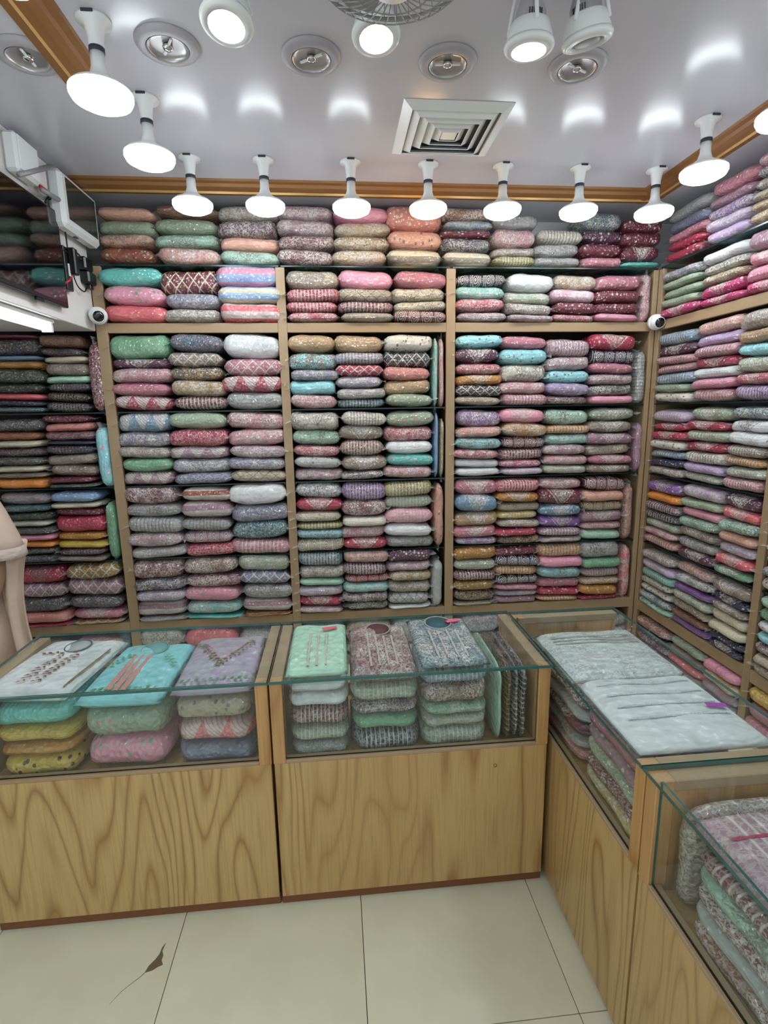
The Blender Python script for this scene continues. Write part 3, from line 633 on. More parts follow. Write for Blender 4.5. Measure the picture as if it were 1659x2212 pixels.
def kurta(code, pos, size, rz, label, neck=None, plackets=(), hemband=None, tagcol=None, pitch=0.0):
    p = code.split('.'); pc = p[1]
    o = thing('folded_kurta', label, 'kurta', pos, 'kurtas laid on top in the glass counters'); o.rotation_euler = (pitch, 0, rz); w, d, h = size
    key = (pc, rnd.randrange(4))
    if key not in KMF: KMF[key] = KM[key[1]].copy(); KMF[key].materials.append(FABT[pc])
    b = link('folded_body', KMF[key], o); b.scale = (w, d, h); c = hexc(PAL[p[0]][0]); b.color = (*c, 1)
    a = hexc(PAL[p[2]][0]) if len(p) > 2 else (ACC_L if p[0] in LIGHT else ACC_S); b['accent'] = [*a]
    if neck:   # round neckline: a raised trim on the folded top
        nx, ny, nr, ncol = neck; nrx = nr*.85
        pts = [(nx+nrx*math.cos(t), ny+nr*math.sin(t), h*.99+.002-.012*abs(math.sin(t))*0) for t in [2*math.pi*k/28 for k in range(28)]]
        link('neckline', tubemesh(pts, .0028, 6, True), o, mat=simple('neck_trim', tuple(int(q*.8) for q in ncol), .6))
        dsk = lathe([(0, .0), (nr*.9, 0), (nr*.92, -.006)], 28); nb = link('neck_lining', dsk, o, (nx, ny, h*.985+.003)); nb.scale = (.85, 1, 1)
        dsk.materials.append(simple('neck_lining_cloth', tuple(int(255*((x*12.92) if x < .0031 else 1.055*x**(1/2.4)-.055)*.8) for x in c), .6))
    for (x0, x1, y0, y1, col) in plackets:   # embroidered strips
        if col == BRN or col == OLV or col == GRN:   # leafy vine
            bm = bmesh.new(); L = math.hypot(x1-x0, y1-y0); k = max(4, int(L/.011)); last = None
            def zt(qx, qy):
                e = max(.05, (1-min(.98, abs(2*qx/w))**7)*(1-min(.98, abs(2*qy/d))**9))**.42
                return h*(.5+.5*e)+.004
            for i in range(k+1):
                t = i/k; qx, qy = x0+(x1-x0)*t, y0+(y1-y0)*t; z_ = zt(qx, qy)
                ctr = bm.verts.new((qx, qy, z_))
                a0 = math.atan2(y1-y0, x1-x0)+(1 if i % 2 else -1)*rnd.uniform(.6, 1.3); ln = rnd.uniform(.014, .026)
                p1_ = bm.verts.new((qx+ln*.5*math.cos(a0+.5), qy+ln*.5*math.sin(a0+.5), z_+.002)); p2_ = bm.verts.new((qx+ln*math.cos(a0), qy+ln*math.sin(a0), z_+.001)); p3_ = bm.verts.new((qx+ln*.5*math.cos(a0-.5), qy+ln*.5*math.sin(a0-.5), z_+.002))
                bm.faces.new((ctr, p1_, p2_, p3_))
                if last:
                    s1_ = bm.verts.new((qx+.0022, qy+.0012, z_+.001)); bm.faces.new((last, s1_, ctr))
                last = ctr
            link('embroidered_vine', bm_mesh(bm), o, mat=simple('vine_thread', col, .5, bump=.6, bscale=200)); continue
        ang = math.atan2(x1-x0, y0-y1); L = math.hypot(x1-x0, y1-y0); k = max(3, int(L/.018)); bm = bmesh.new()
        nrm = Vector((y1-y0, -(x1-x0), 0)).normalized()
        prev = None
        for i in range(k+1):
            t = i/k; q = Vector((x0+(x1-x0)*t, y0+(y1-y0)*t, 0)); yy = abs(2*q.y/d); xx = abs(2*q.x/w)
            e = max(.05, (1-min(.98, xx)**7)*(1-min(.98, yy)**9))**.42
            q.z = h*(.5+.5*e)+.003; wv = (.010 if sum(col) in (536,) else .0035)+.0012*math.sin(i*2.1)
            cur = (bm.verts.new(q+nrm*wv), bm.verts.new(q+Vector((0, 0, .003))), bm.verts.new(q-nrm*wv))
            if prev:
                bm.faces.new((prev[0], prev[1], cur[1], cur[0])); bm.faces.new((prev[1], prev[2], cur[2], cur[1]))
            prev = cur
        bmesh.ops.recalc_face_normals(bm, faces=bm.faces[:])
        link('embroidered_strip', bm_mesh(bm, True), o, mat=simple('embroidery_thread', col, .45, bump=.8, bscale=220))
    if tagcol:
        tx, ty, ta, tc_ = tagcol; t = link('price_tag', boxmesh(-.028, .028, -.010, .010, 0, .0012, .0003), o, (tx, ty, h*1.0+.006)); t.rotation_euler = (0, 0, ta); t.data.materials.append(simple('tag_card', tc_, .5))
    return o
def cstack(X0, X1, zs, codes, where, ydir=-1, Yc=None, dep=.30, rz=0.0):
    """stack behind a front glass; zs = list of z from the top of the first to the floor"""
    n = len(codes)
    for i in range(n-1, -1, -1):
        h = zs[i]-zs[i+1]
        packet(codes[i], ((X0+X1)/2, Yc, zs[i+1]+.0008), (abs(X1-X0)*rnd.uniform(.96, 1.0), dep, h*1.03), rz+rnd.uniform(-.02, .02), lab(codes[i], where, i+1 if n+1 > 2 else 0, n+1) if n else '', 'packets stacked in the glass counters', flap=False)
G1 = 'under the {} kurta, in the counter'
YS = YC+.03+.16
def zz_(px, ys): return [at(px, y, 1, YC+.03).z for y in ys[:-1]]+[ZI+.001]
cstack(-1.19, -.945, zz_(100, (1527, 1578, 1612, 1640, 1690)), ['turq.p', 'yellow.p', 'mustard.p', 'yellow.d.black'], 'under the cream kurta', Yc=YS)
cstack(-.925, -.655, zz_(275, (1540, 1602, 1665)), ['sage.d.rose', 'pink.d.green'], 'under the aqua kurta', Yc=YS)
cstack(-.635, -.375, zz_(470, (1514, 1567, 1614, 1650)), ['beige.d', 'coral.g', 'slate.p'], 'under the lilac kurta', Yc=YS)
cstack(-.265, -.062, zz_(680, (1475, 1505, 1538, 1579, 1610, 1640)), ['white.p', 'white.p', 'maroon.s', 'sage.s', 'silver.f'], 'under the pale green kurta', Yc=YS)
cstack(-.055, .178, zz_(830, (1485, 1524, 1552, 1586, 1625)), ['sage.s', 'plum.f', 'green.p', 'navy.s'], 'under the maroon kurta', Yc=YS)
cstack(.186, .420, zz_(985, (1452, 1485, 1527, 1552, 1577, 1612)), ['steel.s', 'brown.f', 'green.f', 'sage.f', 'sage.s'], 'under the teal kurta', Yc=YS)
YK = YC+.03+.205
z1 = at(100, 1527, 1, YC+.03).z
BRN = (142, 84, 52); OLV = (122, 118, 48); SLV = (205, 200, 190); GRN = (110, 160, 110)
kurta('white.p', (-1.065, YK, z1+.002), (.29, .40, .052), -.10, 'cream kurta with brown floral placket in the left counter', (.0, .12, .05, (110, 130, 130)),
      [(-.012, -.035, .06, -.14, BRN), (.035, .012, .06, -.14, BRN), (-.035, -.075, .06, .05, BRN), (.13, .12, .10, -.17, (150, 120, 80))])
z2 = at(275, 1540, 1, YC+.03).z
kurta('aqua.p', (-.79, YK, z2+.002), (.275, .40, .058), -.03, 'aqua kurta with pink centre band in the left counter', (.0, .135, .055, (150, 190, 170)),
      [(-.02, -.02, .075, -.17, (226, 160, 150)), (.005, .005, .075, -.17, (226, 160, 150)), (-.045, -.045, .07, -.165, (226, 160, 150)), (-.11, -.06, .0, .08, GRN), (.06, .11, .08, .0, GRN), (-.11, .11, -.165, -.165, GRN)])
z3 = at(470, 1514, 1, YC+.03).z
kurta('lilac.f.silver', (-.505, YK, z3+.002), (.265, .40, .05), .02, 'grey-lilac kurta with gold vee neck in the left counter', None,
      [(-.10, .0, .12, -.06, OLV), (.10, .0, .12, -.06, OLV), (-.075, .0, .12, -.03, (216, 160, 170)), (.075, .0, .12, -.03, (216, 160, 170)), (-.12, .12, -.165, -.165, GRN)])
z4 = at(680, 1475, 1, YC+.03).z
kurta('mint.p', (-.165, YK, z4+.002), (.205, .40, .040), .0, 'pale green kurta with silver placket and pink tag', None,
      [(-.03, -.03, .08, -.17, SLV), (.0, .0, .08, -.17, SLV), (.03, .03, .08, -.17, SLV)], tagcol=(.04, .12, .2, (226, 90, 110)))
z5 = at(830, 1485, 1, YC+.03).z
kurta('maroon.f', (.062, YK, z5+.002), (.225, .40, .058), .0, 'maroon-brown kurta with round neck and silver stripes', (.0, .13, .055, SLV),
      [(-.045, -.045, .06, -.17, SLV), (-.015, -.015, .06, -.17, SLV), (.015, .015, .06, -.17, SLV), (.045, .045, .06, -.17, SLV)])
z6 = at(985, 1452, 1, YC+.03).z
kurta('teal.f', (.30, YK, z6+.002), (.235, .40, .032), .0, 'dark teal kurta with silver neckline and pink tag', (.0, .13, .06, SLV),
      [(-.05, -.05, .05, -.17, SLV), (-.018, -.018, .05, -.17, SLV), (.018, .018, .05, -.17, SLV), (.05, .05, .05, -.17, SLV)], tagcol=(.06, .13, .3, (232, 90, 130)))
for i, (xx, wd, cd_, wh) in enumerate([(.455, .026, 'mint.p', 'beside the teal kurta'), (.487, .026, 'black.s.gold', 'against the mint packet'), (.514, .024, 'charcoal.s', 'second black-gold one from the mint packet'), (.541, .026, 'black.s', 'against the counter post')]):
    packet(cd_, (xx, YC+.05+.17, ZI+.001), (.285, .36, wd), 0, lab(cd_, 'on edge '+wh), 'packets standing on edge in the counter', upright=True, flap=False)
# right counter, far unit
XSr = XC+.03+.15
def rstack(y0, y1, zt, codes, where, hs=None):
    n = len(codes); z = ZI+.001; H_ = (zt-z)
    for i in range(n-1, -1, -1):
        h = H_/n
        packet(codes[i], (XSr, (y0+y1)/2, z+.0008), (abs(y1-y0)*.98, .28, h*1.03), math.radians(-90)+rnd.uniform(-.03, .03), lab(codes[i], where, i+1, n+1), 'packets stacked in the glass counters', flap=False)
        z += h
rstack(-1.345, -1.50, .775, ['navy.d', 'grey.f', 'blue.p', 'turq.p'], 'at the far end of the right counter')
rstack(-1.51, -1.86, .775, ['maroon.f', 'silver.p', 'maroon.v', 'silver.f', 'coral.f'], 'under the white spotted kurta')
rstack(-1.87, -2.21, .785, ['rose.d', 'mauve.d', 'sage.q', 'maroon.q', 'yellow.f'], 'under the white tagged kurta')
kurta('white.f.silver', (XC+.235, -1.62, .780), (.40, .36, .050), 0.0, 'white kurta with grey embroidered band in the right counter', None,
      [(-.16, .16, .10, .10, (170, 168, 160)), (-.16, .16, .075, .075, (176, 172, 165)), (-.16, .16, .05, .05, (170, 168, 160))])
kurta('white.p', (XC+.225, -2.00, .790), (.38, .36, .048), 0.0, 'white kurta with a purple tag in the right counter', None,
      [(-.15, .15, .12, .12, (216, 220, 226)), (-.15, .15, .06, .06, (216, 220, 226)), (-.15, .15, .0, .0, (216, 220, 226)), (-.15, .15, -.06, -.06, (216, 220, 226))], tagcol=(.13, -.03, -.2, (160, 60, 165)))
# right counter, near unit
packet('taupe.f', (XC+.20, -2.345, ZI+.001), (.27, .30, .06), math.radians(-90), 'taupe printed packet on edge against the wooden divider', 'packets standing on edge in the counter', upright=True, flap=False)
rstack(-2.385, -2.70, .755, ['maroon.s', 'mint.f', 'maroon.f', 'silver.p', 'rust.f'], 'under the mauve silver kurta')
rstack(-2.71, -3.05, .76, ['aqua.f', 'maroon.q', 'silver.p', 'mauve.f', 'maroon.f'], 'under the purple silver kurta')
kurta('mauve.s', (XC+.225, -2.53, .757), (.37, .33, .055), 0.0, 'mauve silver-striped kurta in the nearest counter', None,
      [(-.15, .15, .08, .08, (190, 60, 100)), (-.15, .15, -.02, -.02, SLV), (-.15, .15, -.08, -.08, SLV)])
kurta('lavender.l', (XC+.225, -2.88, .762), (.37, .33, .055), 0.0, 'purple silver-netted kurta in the nearest counter', None, [(-.15, .15, .06, .06, SLV), (-.15, .15, -.04, -.04, SLV)])

# ------------------------------------------------------------------ hanging lamps
LZ = 2.70
def lamp_meshes():
    hold = lathe([(0, 0), (.052, 0), (.052, -.006), (.030, -.014), (.023, -.05), (.0225, -.066), (0, -.066)], 24)
    cap = lathe([(0, -.066), (.0235, -.066), (.0235, -.078), (0, -.078)], 24)
    body = lathe([(0, -.078), (.021, -.078), (.022, -.112), (.030, -.134), (.055, -.150), (.085, -.162), (.093, -.170), (.094, -.178), (0, -.178)], 32)
    dome = lathe([(.0945, -.172), (.095, -.182), (.088, -.194), (.068, -.203), (.036, -.208), (0, -.210)], 32)
    hold.materials.append(M_PLASTIC); cap.materials.append(M_DARK); body.materials.append(M_PLASTIC)
    dome.materials.append(M_LAMP); d2 = dome.copy(); d2.materials.clear(); d2.materials.append(M_LAMPW)
    slot = boxmesh(-.018, .018, -.053, -.050, -.008, .0, .001); slot.materials.append(M_DARK)
    return hold, cap, body, dome, d2, slot
LM = lamp_meshes()
def lamp(x, y, label, warm=False, group='round lamps hung from the ceiling'):
    o = thing('ceiling_lamp', label, 'lamp', (x, y, ZC), group)
    link('holder', LM[0], o); link('cap_ring', LM[1], o); link('lamp_body', LM[2], o); link('diffuser', LM[4] if warm else LM[3], o); link('slot', LM[5], o)
    for c_ in o.children: c_.scale = (1, 1, 1.16)
for i, x in enumerate((-.735, -.384, .042, .431, .818, 1.225, 1.64)):
    w = ('leftmost', 'second', 'third', None, 'fifth', 'sixth', 'seventh')[i]
    lamp(x, -.43, (w+' white lamp of the row along the back' if w else 'warm yellowish lamp in the row along the back'), i == 3)
lamp(-.775, -.92, 'white lamp of the left row, nearer the back shelves')
lamp(-.785, -1.34, 'large-looking white lamp of the left row, nearer the viewer')
lamp(1.57, -.91, 'white lamp of the right row, nearer the back shelves')
lamp(1.555, -1.36, 'white lamp of the right row cut by the photo edge')
for j, y in enumerate((-1.85, -2.4, -2.95, -3.5, -4.05)):
    lamp(-.80, y, 'white lamp of the left row, '+ORD[j+2]+' from the corner'); lamp(1.55, y, 'white lamp of the right row, '+ORD[j+2]+' from the corner')

# ------------------------------------------------------------------ recessed downlights (unlit)
ringm = lathe([(.068, -.014), (.072, -.018), (.098, -.012), (.104, -.004), (.104, .0), (.068, .0)], 40, True); ringm.materials.append(M_GREYPL)
M_RINGW = simple('pale_ring', (168, 164, 170), .4); ringm.materials[0] = M_RINGW
innm = lathe([(.0675, -.0165), (.066, -.008), (.05, -.004), (.03, -.0025), (0, -.002)], 40); innm.materials.append(simple('reflector', (176, 172, 172), .3, .6))
barm = boxmesh(-.004, .004, -.045, .045, -.012, -.006, .001); barm.materials.append(M_PLASTIC)
glb = lathe([(0, -.020), (.014, -.017), (.018, -.010), (.014, -.004), (0, -.003)], 16); glb.materials.append(M_CHROME)
for i, (px, py) in enumerate(((60, 118), (362, 95), (672, 120), (967, 133), (1247, 142))):
    p = at(px, py, 2, ZC)
    o = thing('recessed_downlight', ('leftmost', 'second', 'middle', 'fourth', 'rightmost')[i]+' unlit recessed downlight in the ceiling row', 'downlight', (p.x, p.y, ZC), 'unlit recessed downlights')
    link('trim_ring', ringm, o); link('reflector', innm, o); link('bulb', glb, o); b = link('bulb_clip', barm, o); b.rotation_euler = (0, 0, .5*i)
# ------------------------------------------------------------------ pull-out spotlights
def spotlight(px, py, z, label, lit, tilt, az, scale=1.0):
    p = at(px, py, 2, z)
    o = thing('ceiling_spotlight', label, 'spotlight', (p.x, p.y, ZC), 'pull-out ceiling spotlights')
    L = ZC-z
    mt = lathe([(0, 0), (.05, 0), (.05, -.012), (0, -.012)], 28); link('mount_plate', mt, o, mat=M_PLASTIC)
    hd = link('head', lathe([(.056, -.02), (.066, -.005), (.068, .004), (.060, .030), (.056, .045), (.050, .049), (.046, .049), (.046, -.01), (.050, -.02)], 36, True), o, (0, 0, -L), M_PLASTIC)
    hd.rotation_euler = (tilt, 0, az)
    link('rim', lathe([(.050, -.022), (.070, -.016), (.073, -.008), (.070, .0), (.050, -.004)], 36, True), hd, mat=M_PLASTIC)
    link('lens', lathe([(0, -.019), (.028, -.019), (.0365, -.016), (.037, -.008), (0, -.006)], 28), hd, mat=(M_SPOTG if lit else M_GREYPL))
    link('heat_sink', lathe([(0, .002), (.044, .002), (.044, .07), (.030, .105), (.022, .125), (0, .125)], 28), hd, mat=(M_RINGW if lit else M_GREYPL))
    for k in range(6):
        a = -math.pi/2+(k-2.5)*.16
        s = link('vent_slot', boxmesh(-.0018, .0018, -.002, .002, -.010, .010, 0), hd, (.0445*math.cos(a), .0445*math.sin(a), .055), M_DARK); s.rotation_euler = (0, 0, a+math.pi/2)
    for k in range(3):
        a = .5+k*2.094; e = Vector((.062*math.cos(a), .062*math.sin(a), .03))
        e = Matrix.Rotation(az, 3, 'Z') @ (Matrix.Rotation(tilt, 3, 'X') @ e)
        st = Vector((.040*math.cos(a+az), .040*math.sin(a+az), -.01)); en = Vector((0, 0, -L))+e
        link('arm', tubemesh([st, (st+en)/2, en], .006, 8), o, mat=M_PLASTIC)
    return o
spotlight(490, 42, 2.755, 'lit white spotlight, left of the fan guard', True, -.22, -.35)
spotlight(812, 70, 2.79, 'lit white spotlight just below the fan guard', True, -.18, .1)
spotlight(1143, 94, 2.74, 'lit white spotlight with slotted body, right of the vent', True, .08, 0)
spotlight(1268, 78, 2.76, 'unlit spotlight tilted over, grey slotted body', False, .25, -.9)
# ------------------------------------------------------------------ ceiling fan with wire guard, mostly above the frame
F = thing('ceiling_fan', 'fan with round wire guard hanging at the top edge', 'fan', (.08, -1.985, ZC)); fz = -.26; FR = .20
link('mount', lathe([(0, 0), (.06, 0), (.055, -.03), (.02, -.04), (.016, -.14), (0, -.14)], 24), F, mat=M_PLASTIC)
link('motor', lathe([(0, -.13), (.06, -.14), (.07, -.19), (.05, -.23), (0, -.235)], 24), F, mat=M_GREYPL)
for k in range(3):
    a = k*2.094; bl = bmesh.new(); V = [(.05, -.03, fz+.01), (.05, .03, fz+.035), (.17, .075, fz+.03), (.185, .0, fz+.015), (.15, -.05, fz)]
    bl.faces.new([bl.verts.new(v) for v in V]); ex = bmesh.ops.extrude_face_region(bl, geom=bl.faces[:])
    for v in ex['geom']:
        if isinstance(v, bmesh.types.BMVert): v.co.z += .003
    bmesh.ops.recalc_face_normals(bl, faces=bl.faces[:])
    link('blade', bm_mesh(bl), F, mat=M_GREYPL).rotation_euler = (0, 0, a)
for rr, dz in ((.20, .02), (.17, -.012), (.13, -.03), (.09, -.042), (.045, -.048)):
    link('guard_ring', tubemesh([(rr*math.cos(t), rr*math.sin(t), fz+dz) for t in [2*math.pi*k/48 for k in range(48)]], .0035 if rr > .19 else .0016, 6, True), F, mat=M_GREYPL)
wm = tubemesh([(.045, 0, fz-.048), (.09, 0, fz-.042), (.13, 0, fz-.03), (.17, 0, fz-.012), (.20, 0, fz+.02), (.17, 0, fz+.06), (.07, 0, fz+.08)], .0014, 5); wm.materials.append(M_GREYPL)
for k in range(40): link('guard_wire', wm, F).rotation_euler = (0, 0, 2*math.pi*k/40)
link('hub_badge', lathe([(0, fz-.052), (.046, fz-.05), (.046, fz-.044), (0, fz-.042)], 24), F, mat=M_PLASTIC)

# ------------------------------------------------------------------ air vent
pv = [at(a, b, 2, ZC) for a, b in ((870, 208), (1108, 210), (1040, 335), (868, 335))]
vc = sum(pv, Vector())/4
V = thing('air_vent', 'square white ceiling air vent with nested louvres', 'vent', (vc.x, vc.y+.01, ZC))
def sqring(a0, z0, a1, z1, th=.003):
    bm = bmesh.new(); c = ((-1, -1), (1, -1), (1, 1), (-1, 1)); rr = []
    for a, z in ((a0, z0), (a1, z1), (a1-th*.3, z1+th), (a0-th, z0+th*.4)): rr.append([bm.verts.new((a*i, a*j, z)) for i, j in c])
    for q in range(4):
        A_, B_ = rr[q], rr[(q+1) % 4]
        for k in range(4): bm.faces.new((A_[k], A_[(k+1) % 4], B_[(k+1) % 4], B_[k]))
    bmesh.ops.recalc_face_normals(bm, faces=bm.faces[:]); return bm_mesh(bm)
link('outer_frame', sqring(.228, -.001, .188, -.020, .006), V, mat=M_PLASTIC)
link('duct_plate', boxmesh(-.186, .186, -.186, .186, -.0026, -.0006, 0), V, mat=M_DARK)
for i, a in enumerate((.182, .142, .104, .068)): link('louvre', sqring(a, -.004, a-.030, -.028, .003), V, mat=M_PLASTIC)
link('centre_plate', boxmesh(-.034, .034, -.034, .034, -.024, -.018, .002), V, mat=M_PLASTIC)

# ------------------------------------------------------------------ bulkhead on the left
XBH = -1.435
tag(box('wall_bulkhead', XL+.002, XBH, -2.6, .002, 2.165, ZC-.002, M_PANEL, None, .003), kind='structure')
T = thing('tube_light', 'lit white tube light under the left bulkhead', 'tube light', (-1.50, -.80, 2.165))
box('fitting', -1.535, -1.465, -1.30, -.40, 2.146, 2.164, M_PLASTIC, T)
tl = link('tube', tubemesh([(0, y, 0) for y in (-.49, -.2, .1, .385)], .021, 16), T, (0, 0, -.038), M_TUBE)
for y in (.385, -.50): box('end_cap', -1.525, -1.475, -.80+y, -.80+y+.02, 2.102, 2.150, M_PLASTIC, T)
# television
TV = thing('television', 'black wall television reflecting the shelves, on the left bulkhead', 'television', (-1.41, -.80, 2.22))
box('casing', -1.424, -1.397, -1.17, -.375, 2.222, 2.672, M_BLACK, TV, .004); box('screen', -1.3975, -1.3955, -1.158, -.387, 2.240, 2.660, M_SCREEN, TV, 0)
box('wall_bracket', XBH, -1.424, -.86, -.68, 2.33, 2.57, M_GREYPL, TV)
box('stand_foot', -1.415, -1.40, -.66, -.60, 2.208, 2.222, M_BLACK, TV)
# white framed monitor
MO = thing('monitor', 'white-framed grey monitor beside the television, under the ceiling', 'monitor', (-1.39, -.20, 2.60))
box('casing', -1.425, -1.352, -.40, -.005, 2.602, 2.862, M_PLASTIC, MO, .018); box('screen', -1.3535, -1.3505, -.355, -.035, 2.645, 2.835, M_SCREEN2, MO, 0)
box('wall_bracket', XBH, -1.425, -.26, -.14, 2.66, 2.80, M_GREYPL, MO); box('sensor', -1.40, -1.385, -.23, -.20, 2.598, 2.603, M_BLACK, MO, 0)
R1 = thing('router_box', 'white electrical box above the television', 'electrical box', (-1.42, -.60, 2.76))
box('body', XBH, -1.375, -.72, -.545, 2.715, 2.872, M_PLASTIC, R1, .012); box('lid', -1.376, -1.370, -.71, -.555, 2.725, 2.862, M_PLASTIC, R1, .003)
R2 = thing('junction_box', 'smaller white junction box next to the monitor', 'junction box', (-1.42, -.47, 2.76))
box('body', XBH, -1.40, -.535, -.43, 2.745, 2.865, M_PANEL, R2, .006); box('wire_block', -1.405, -1.395, -.51, -.45, 2.72, 2.742, M_RED, R2, .002)
BR = thing('steel_bracket', 'grey metal bracket bars crossing in front of the boxes', 'bracket', (-1.38, -.55, 2.68))
for a, b in (((-1.37, -.74, 2.69), (-1.37, -.44, 2.845)), ((-1.37, -.56, 2.70), (-1.37, -.405, 2.715))):
    L = BR.location; link('bar', tubemesh([Vector(a)-L, (Vector(a)+Vector(b))/2-L, Vector(b)-L], .011, 6), BR, mat=M_GREYPL)
def hang(px, py, off=.0): return at(px, py, 0, XBH+.012+off)
PB = thing('power_strip', 'black power strip with plugs on the bulkhead', 'power strip', tuple(hang(143, 590)))
c = hang(143, 580); box('body', XBH, XBH+.030, c.y-.045, c.y+.02, c.z-.11, c.z+.10, M_BLACK, PB, .004); box('switch', XBH+.030, XBH+.034, c.y-.02, c.y, c.z-.04, c.z+.02, M_PANEL, PB, .001)
box('plug', XBH+.03, XBH+.065, c.y-.01, c.y+.03, c.z-.03, c.z+.10, M_BLACK, PB, .006)
for nm, px, py, lb in (('power_adapter', 178, 572, 'upper black power adapter on the bulkhead'), ('power_adapter', 186, 602, 'lower black power adapter on the bulkhead')):
    c = hang(px, py); O = thing(nm, lb, 'adapter', tuple(c)); box('body', XBH, XBH+.05, c.y-.05, c.y+.045, c.z-.032, c.z+.034, M_BLACK, O, .008); box('plug_base', XBH+.01, XBH+.035, c.y-.01, c.y+.03, c.z-.055, c.z-.03, M_BLACK, O, .003)
def cable(name, label, pix, r, mat):
    P = [at(a, b, 0, XBH+.02+.012*(i % 2)) for i, (a, b) in enumerate(pix)]
    o = link(name, tubemesh(spline(P, 5), r, 6), None, mat=mat); tag(o, label, 'cable')
cable('power_cable', 'black cable hanging from the bracket down to the plugs', [(112, 425), (126, 432), (134, 460), (140, 495), (145, 530), (148, 550)], .004, M_BLACK)
cable('power_cable', 'black cable looping from the strip to the upper adapter', [(130, 538), (145, 545), (165, 556), (176, 560), (168, 548), (150, 540)], .004, M_BLACK)
cable('power_cable', 'thin black cable sagging under the lower adapter', [(158, 560), (158, 590), (168, 618), (182, 630), (187, 622)], .0035, M_BLACK)
cable('red_cable', 'short red cable at the foot of the power strip', [(155, 592), (150, 605), (140, 612), (133, 617)], .006, M_RED)
cable('cable_bundle', 'tangled black cables by the steel bracket', [(98, 438), (106, 425), (118, 420), (124, 410), (132, 416), (139, 422), (133, 428), (120, 428), (104, 430)], .006, M_BLACK)
# security cameras
def dome(name_loc, label, yaw, conduit=None):
    o = thing('security_camera', label, 'camera', name_loc)
    link('base', lathe([(0, .03), (.045, .03), (.048, .02), (.046, .0), (0, .0)], 28), o, mat=M_PLASTIC).rotation_euler = (math.radians(90), 0, 0)
    h = link('ball', lathe([(0, -.045), (.02, -.042), (.038, -.026), (.046, 0), (.038, .026), (.02, .042), (0, .046)], 28), o, (0, -.03, 0), M_PLASTIC)
    e = link('lens_window', lathe([(.031, -.036), (.028, -.045), (.012, -.049), (0, -.05)], 28), h, mat=M_SCREEN); e.rotation_euler = (math.radians(-75), 0, yaw)
    link('lens_collar', lathe([(.030, -.030), (.035, -.038), (.031, -.045), (.027, -.040)], 28, True), h, mat=M_PLASTIC).rotation_euler = (math.radians(-75), 0, yaw)
    return o
p1 = at(217, 683, 1, -.055); dome((XBH+.052, -.05, p1.z), 'white dome security camera at the end of the left bulkhead', .5)
p2 = at(1413, 697, 1, -.035); dome((p2.x, -.034, p2.z), 'white dome security camera on the right corner post', -.1)
c0, c1 = at(1431, 582, 1, -.008), at(1424, 684, 1, -.008)
tag(link('cable_conduit', boxmesh(-.009, .009, -.008, .006, -(c0.z-c1.z)/2, (c0.z-c1.z)/2, .002), None, tuple((c0+c1)/2), M_PLASTIC), 'white cable conduit running down to the corner camera', 'conduit')

# ------------------------------------------------------------------ person at the left edge (sleeve, forearm and scarf in view)
PX, PY = -1.93, -.75
Pn = thing('person', 'person in pale peach lace-hemmed tunic and scarf behind the left counter', 'person', (PX, PY, 0))
def skinned(name, joints, edges, mat, parent, sub=2):
    me = bpy.data.meshes.new(name); me.from_pydata([j[:3] for j in joints], edges, []); me.update()
    o = link(name, me, parent, mat=mat); m = o.modifiers.new('Skin', 'SKIN'); m.use_smooth_shade = True
    for i, j in enumerate(joints):
        r = j[3]; sv = me.skin_vertices[0].data[i]; sv.radius = r if isinstance(r, tuple) else (r, r); sv.use_root = (i == 0)
    s = o.modifiers.new('Subsurf', 'SUBSURF'); s.levels = sub; s.render_levels = sub
    return o
J = [(0, 0, .90, (.15, .10)), (0, 0, 1.08, (.13, .09)), (0, 0, 1.26, (.15, .10)), (0, 0, 1.36, (.10, .07)), (0, .0, 1.42, .05), (0, -.01, 1.50, (.065, .08)), (0, -.01, 1.60, (.07, .085)), (0, 0, 1.66, .045),
     (.085, 0, .84, .085), (.09, 0, .47, .058), (.09, .01, .09, .04), (.09, -.12, .035, .035), (-.085, 0, .84, .085), (-.09, 0, .47, .058), (-.09, .01, .09, .04), (-.09, -.12, .035, .035),
     (.17, 0, 1.34, .055), (.245, .01, 1.08, .042), (.255, -.06, .93, .034), (.245, -.085, .875, .028), (.235, -.10, .82, (.02, .036)),
     (-.17, 0, 1.34, .055), (-.245, .01, 1.08, .042), (-.255, -.06, .93, .034), (-.245, -.085, .875, .028), (-.235, -.10, .82, (.02, .036))]
Eg = [(0, 1), (1, 2), (2, 3), (3, 4), (4, 5), (5, 6), (6, 7), (0, 8), (8, 9), (9, 10), (10, 11), (0, 12), (12, 13), (13, 14), (14, 15), (3, 16), (16, 17), (17, 18), (18, 19), (19, 20), (3, 21), (21, 22), (22, 23), (23, 24), (24, 25)]
for s, base in ((1, 20), (-1, 25)):
    hx = s*.235
    for k, (dy, ln) in enumerate(((-.028, .062), (-.010, .072), (.010, .068), (.026, .055))):
        i0 = len(J); J += [(hx-s*.004, -.105+dy, .795, .0095), (hx-s*.008, -.110+dy, .795-ln*.5, .0085), (hx-s*.020, -.112+dy, .795-ln, .0075)]
        Eg += [(base, i0), (i0, i0+1), (i0+1, i0+2)]
    i0 = len(J); J += [(hx-s*.012, -.140, .835, .010), (hx-s*.02, -.158, .80, .0085)]; Eg += [(base, i0), (i0, i0+1)]
skinned('body', J, Eg, M_SKIN, Pn)
link('hair', lathe([(0, .125), (.05, .115), (.083, .07), (.09, .02), (.085, -.05), (.075, -.06), (.07, .0), (0, .09)], 24), Pn, (0, .022, 1.575), M_HAIR)
for s in (-1, 1):
    link('eye', lathe([(0, -.009), (.008, -.005), (.009, 0), (.008, .005), (0, .009)], 12), Pn, (s*.028, -.082, 1.565), M_SCREEN)
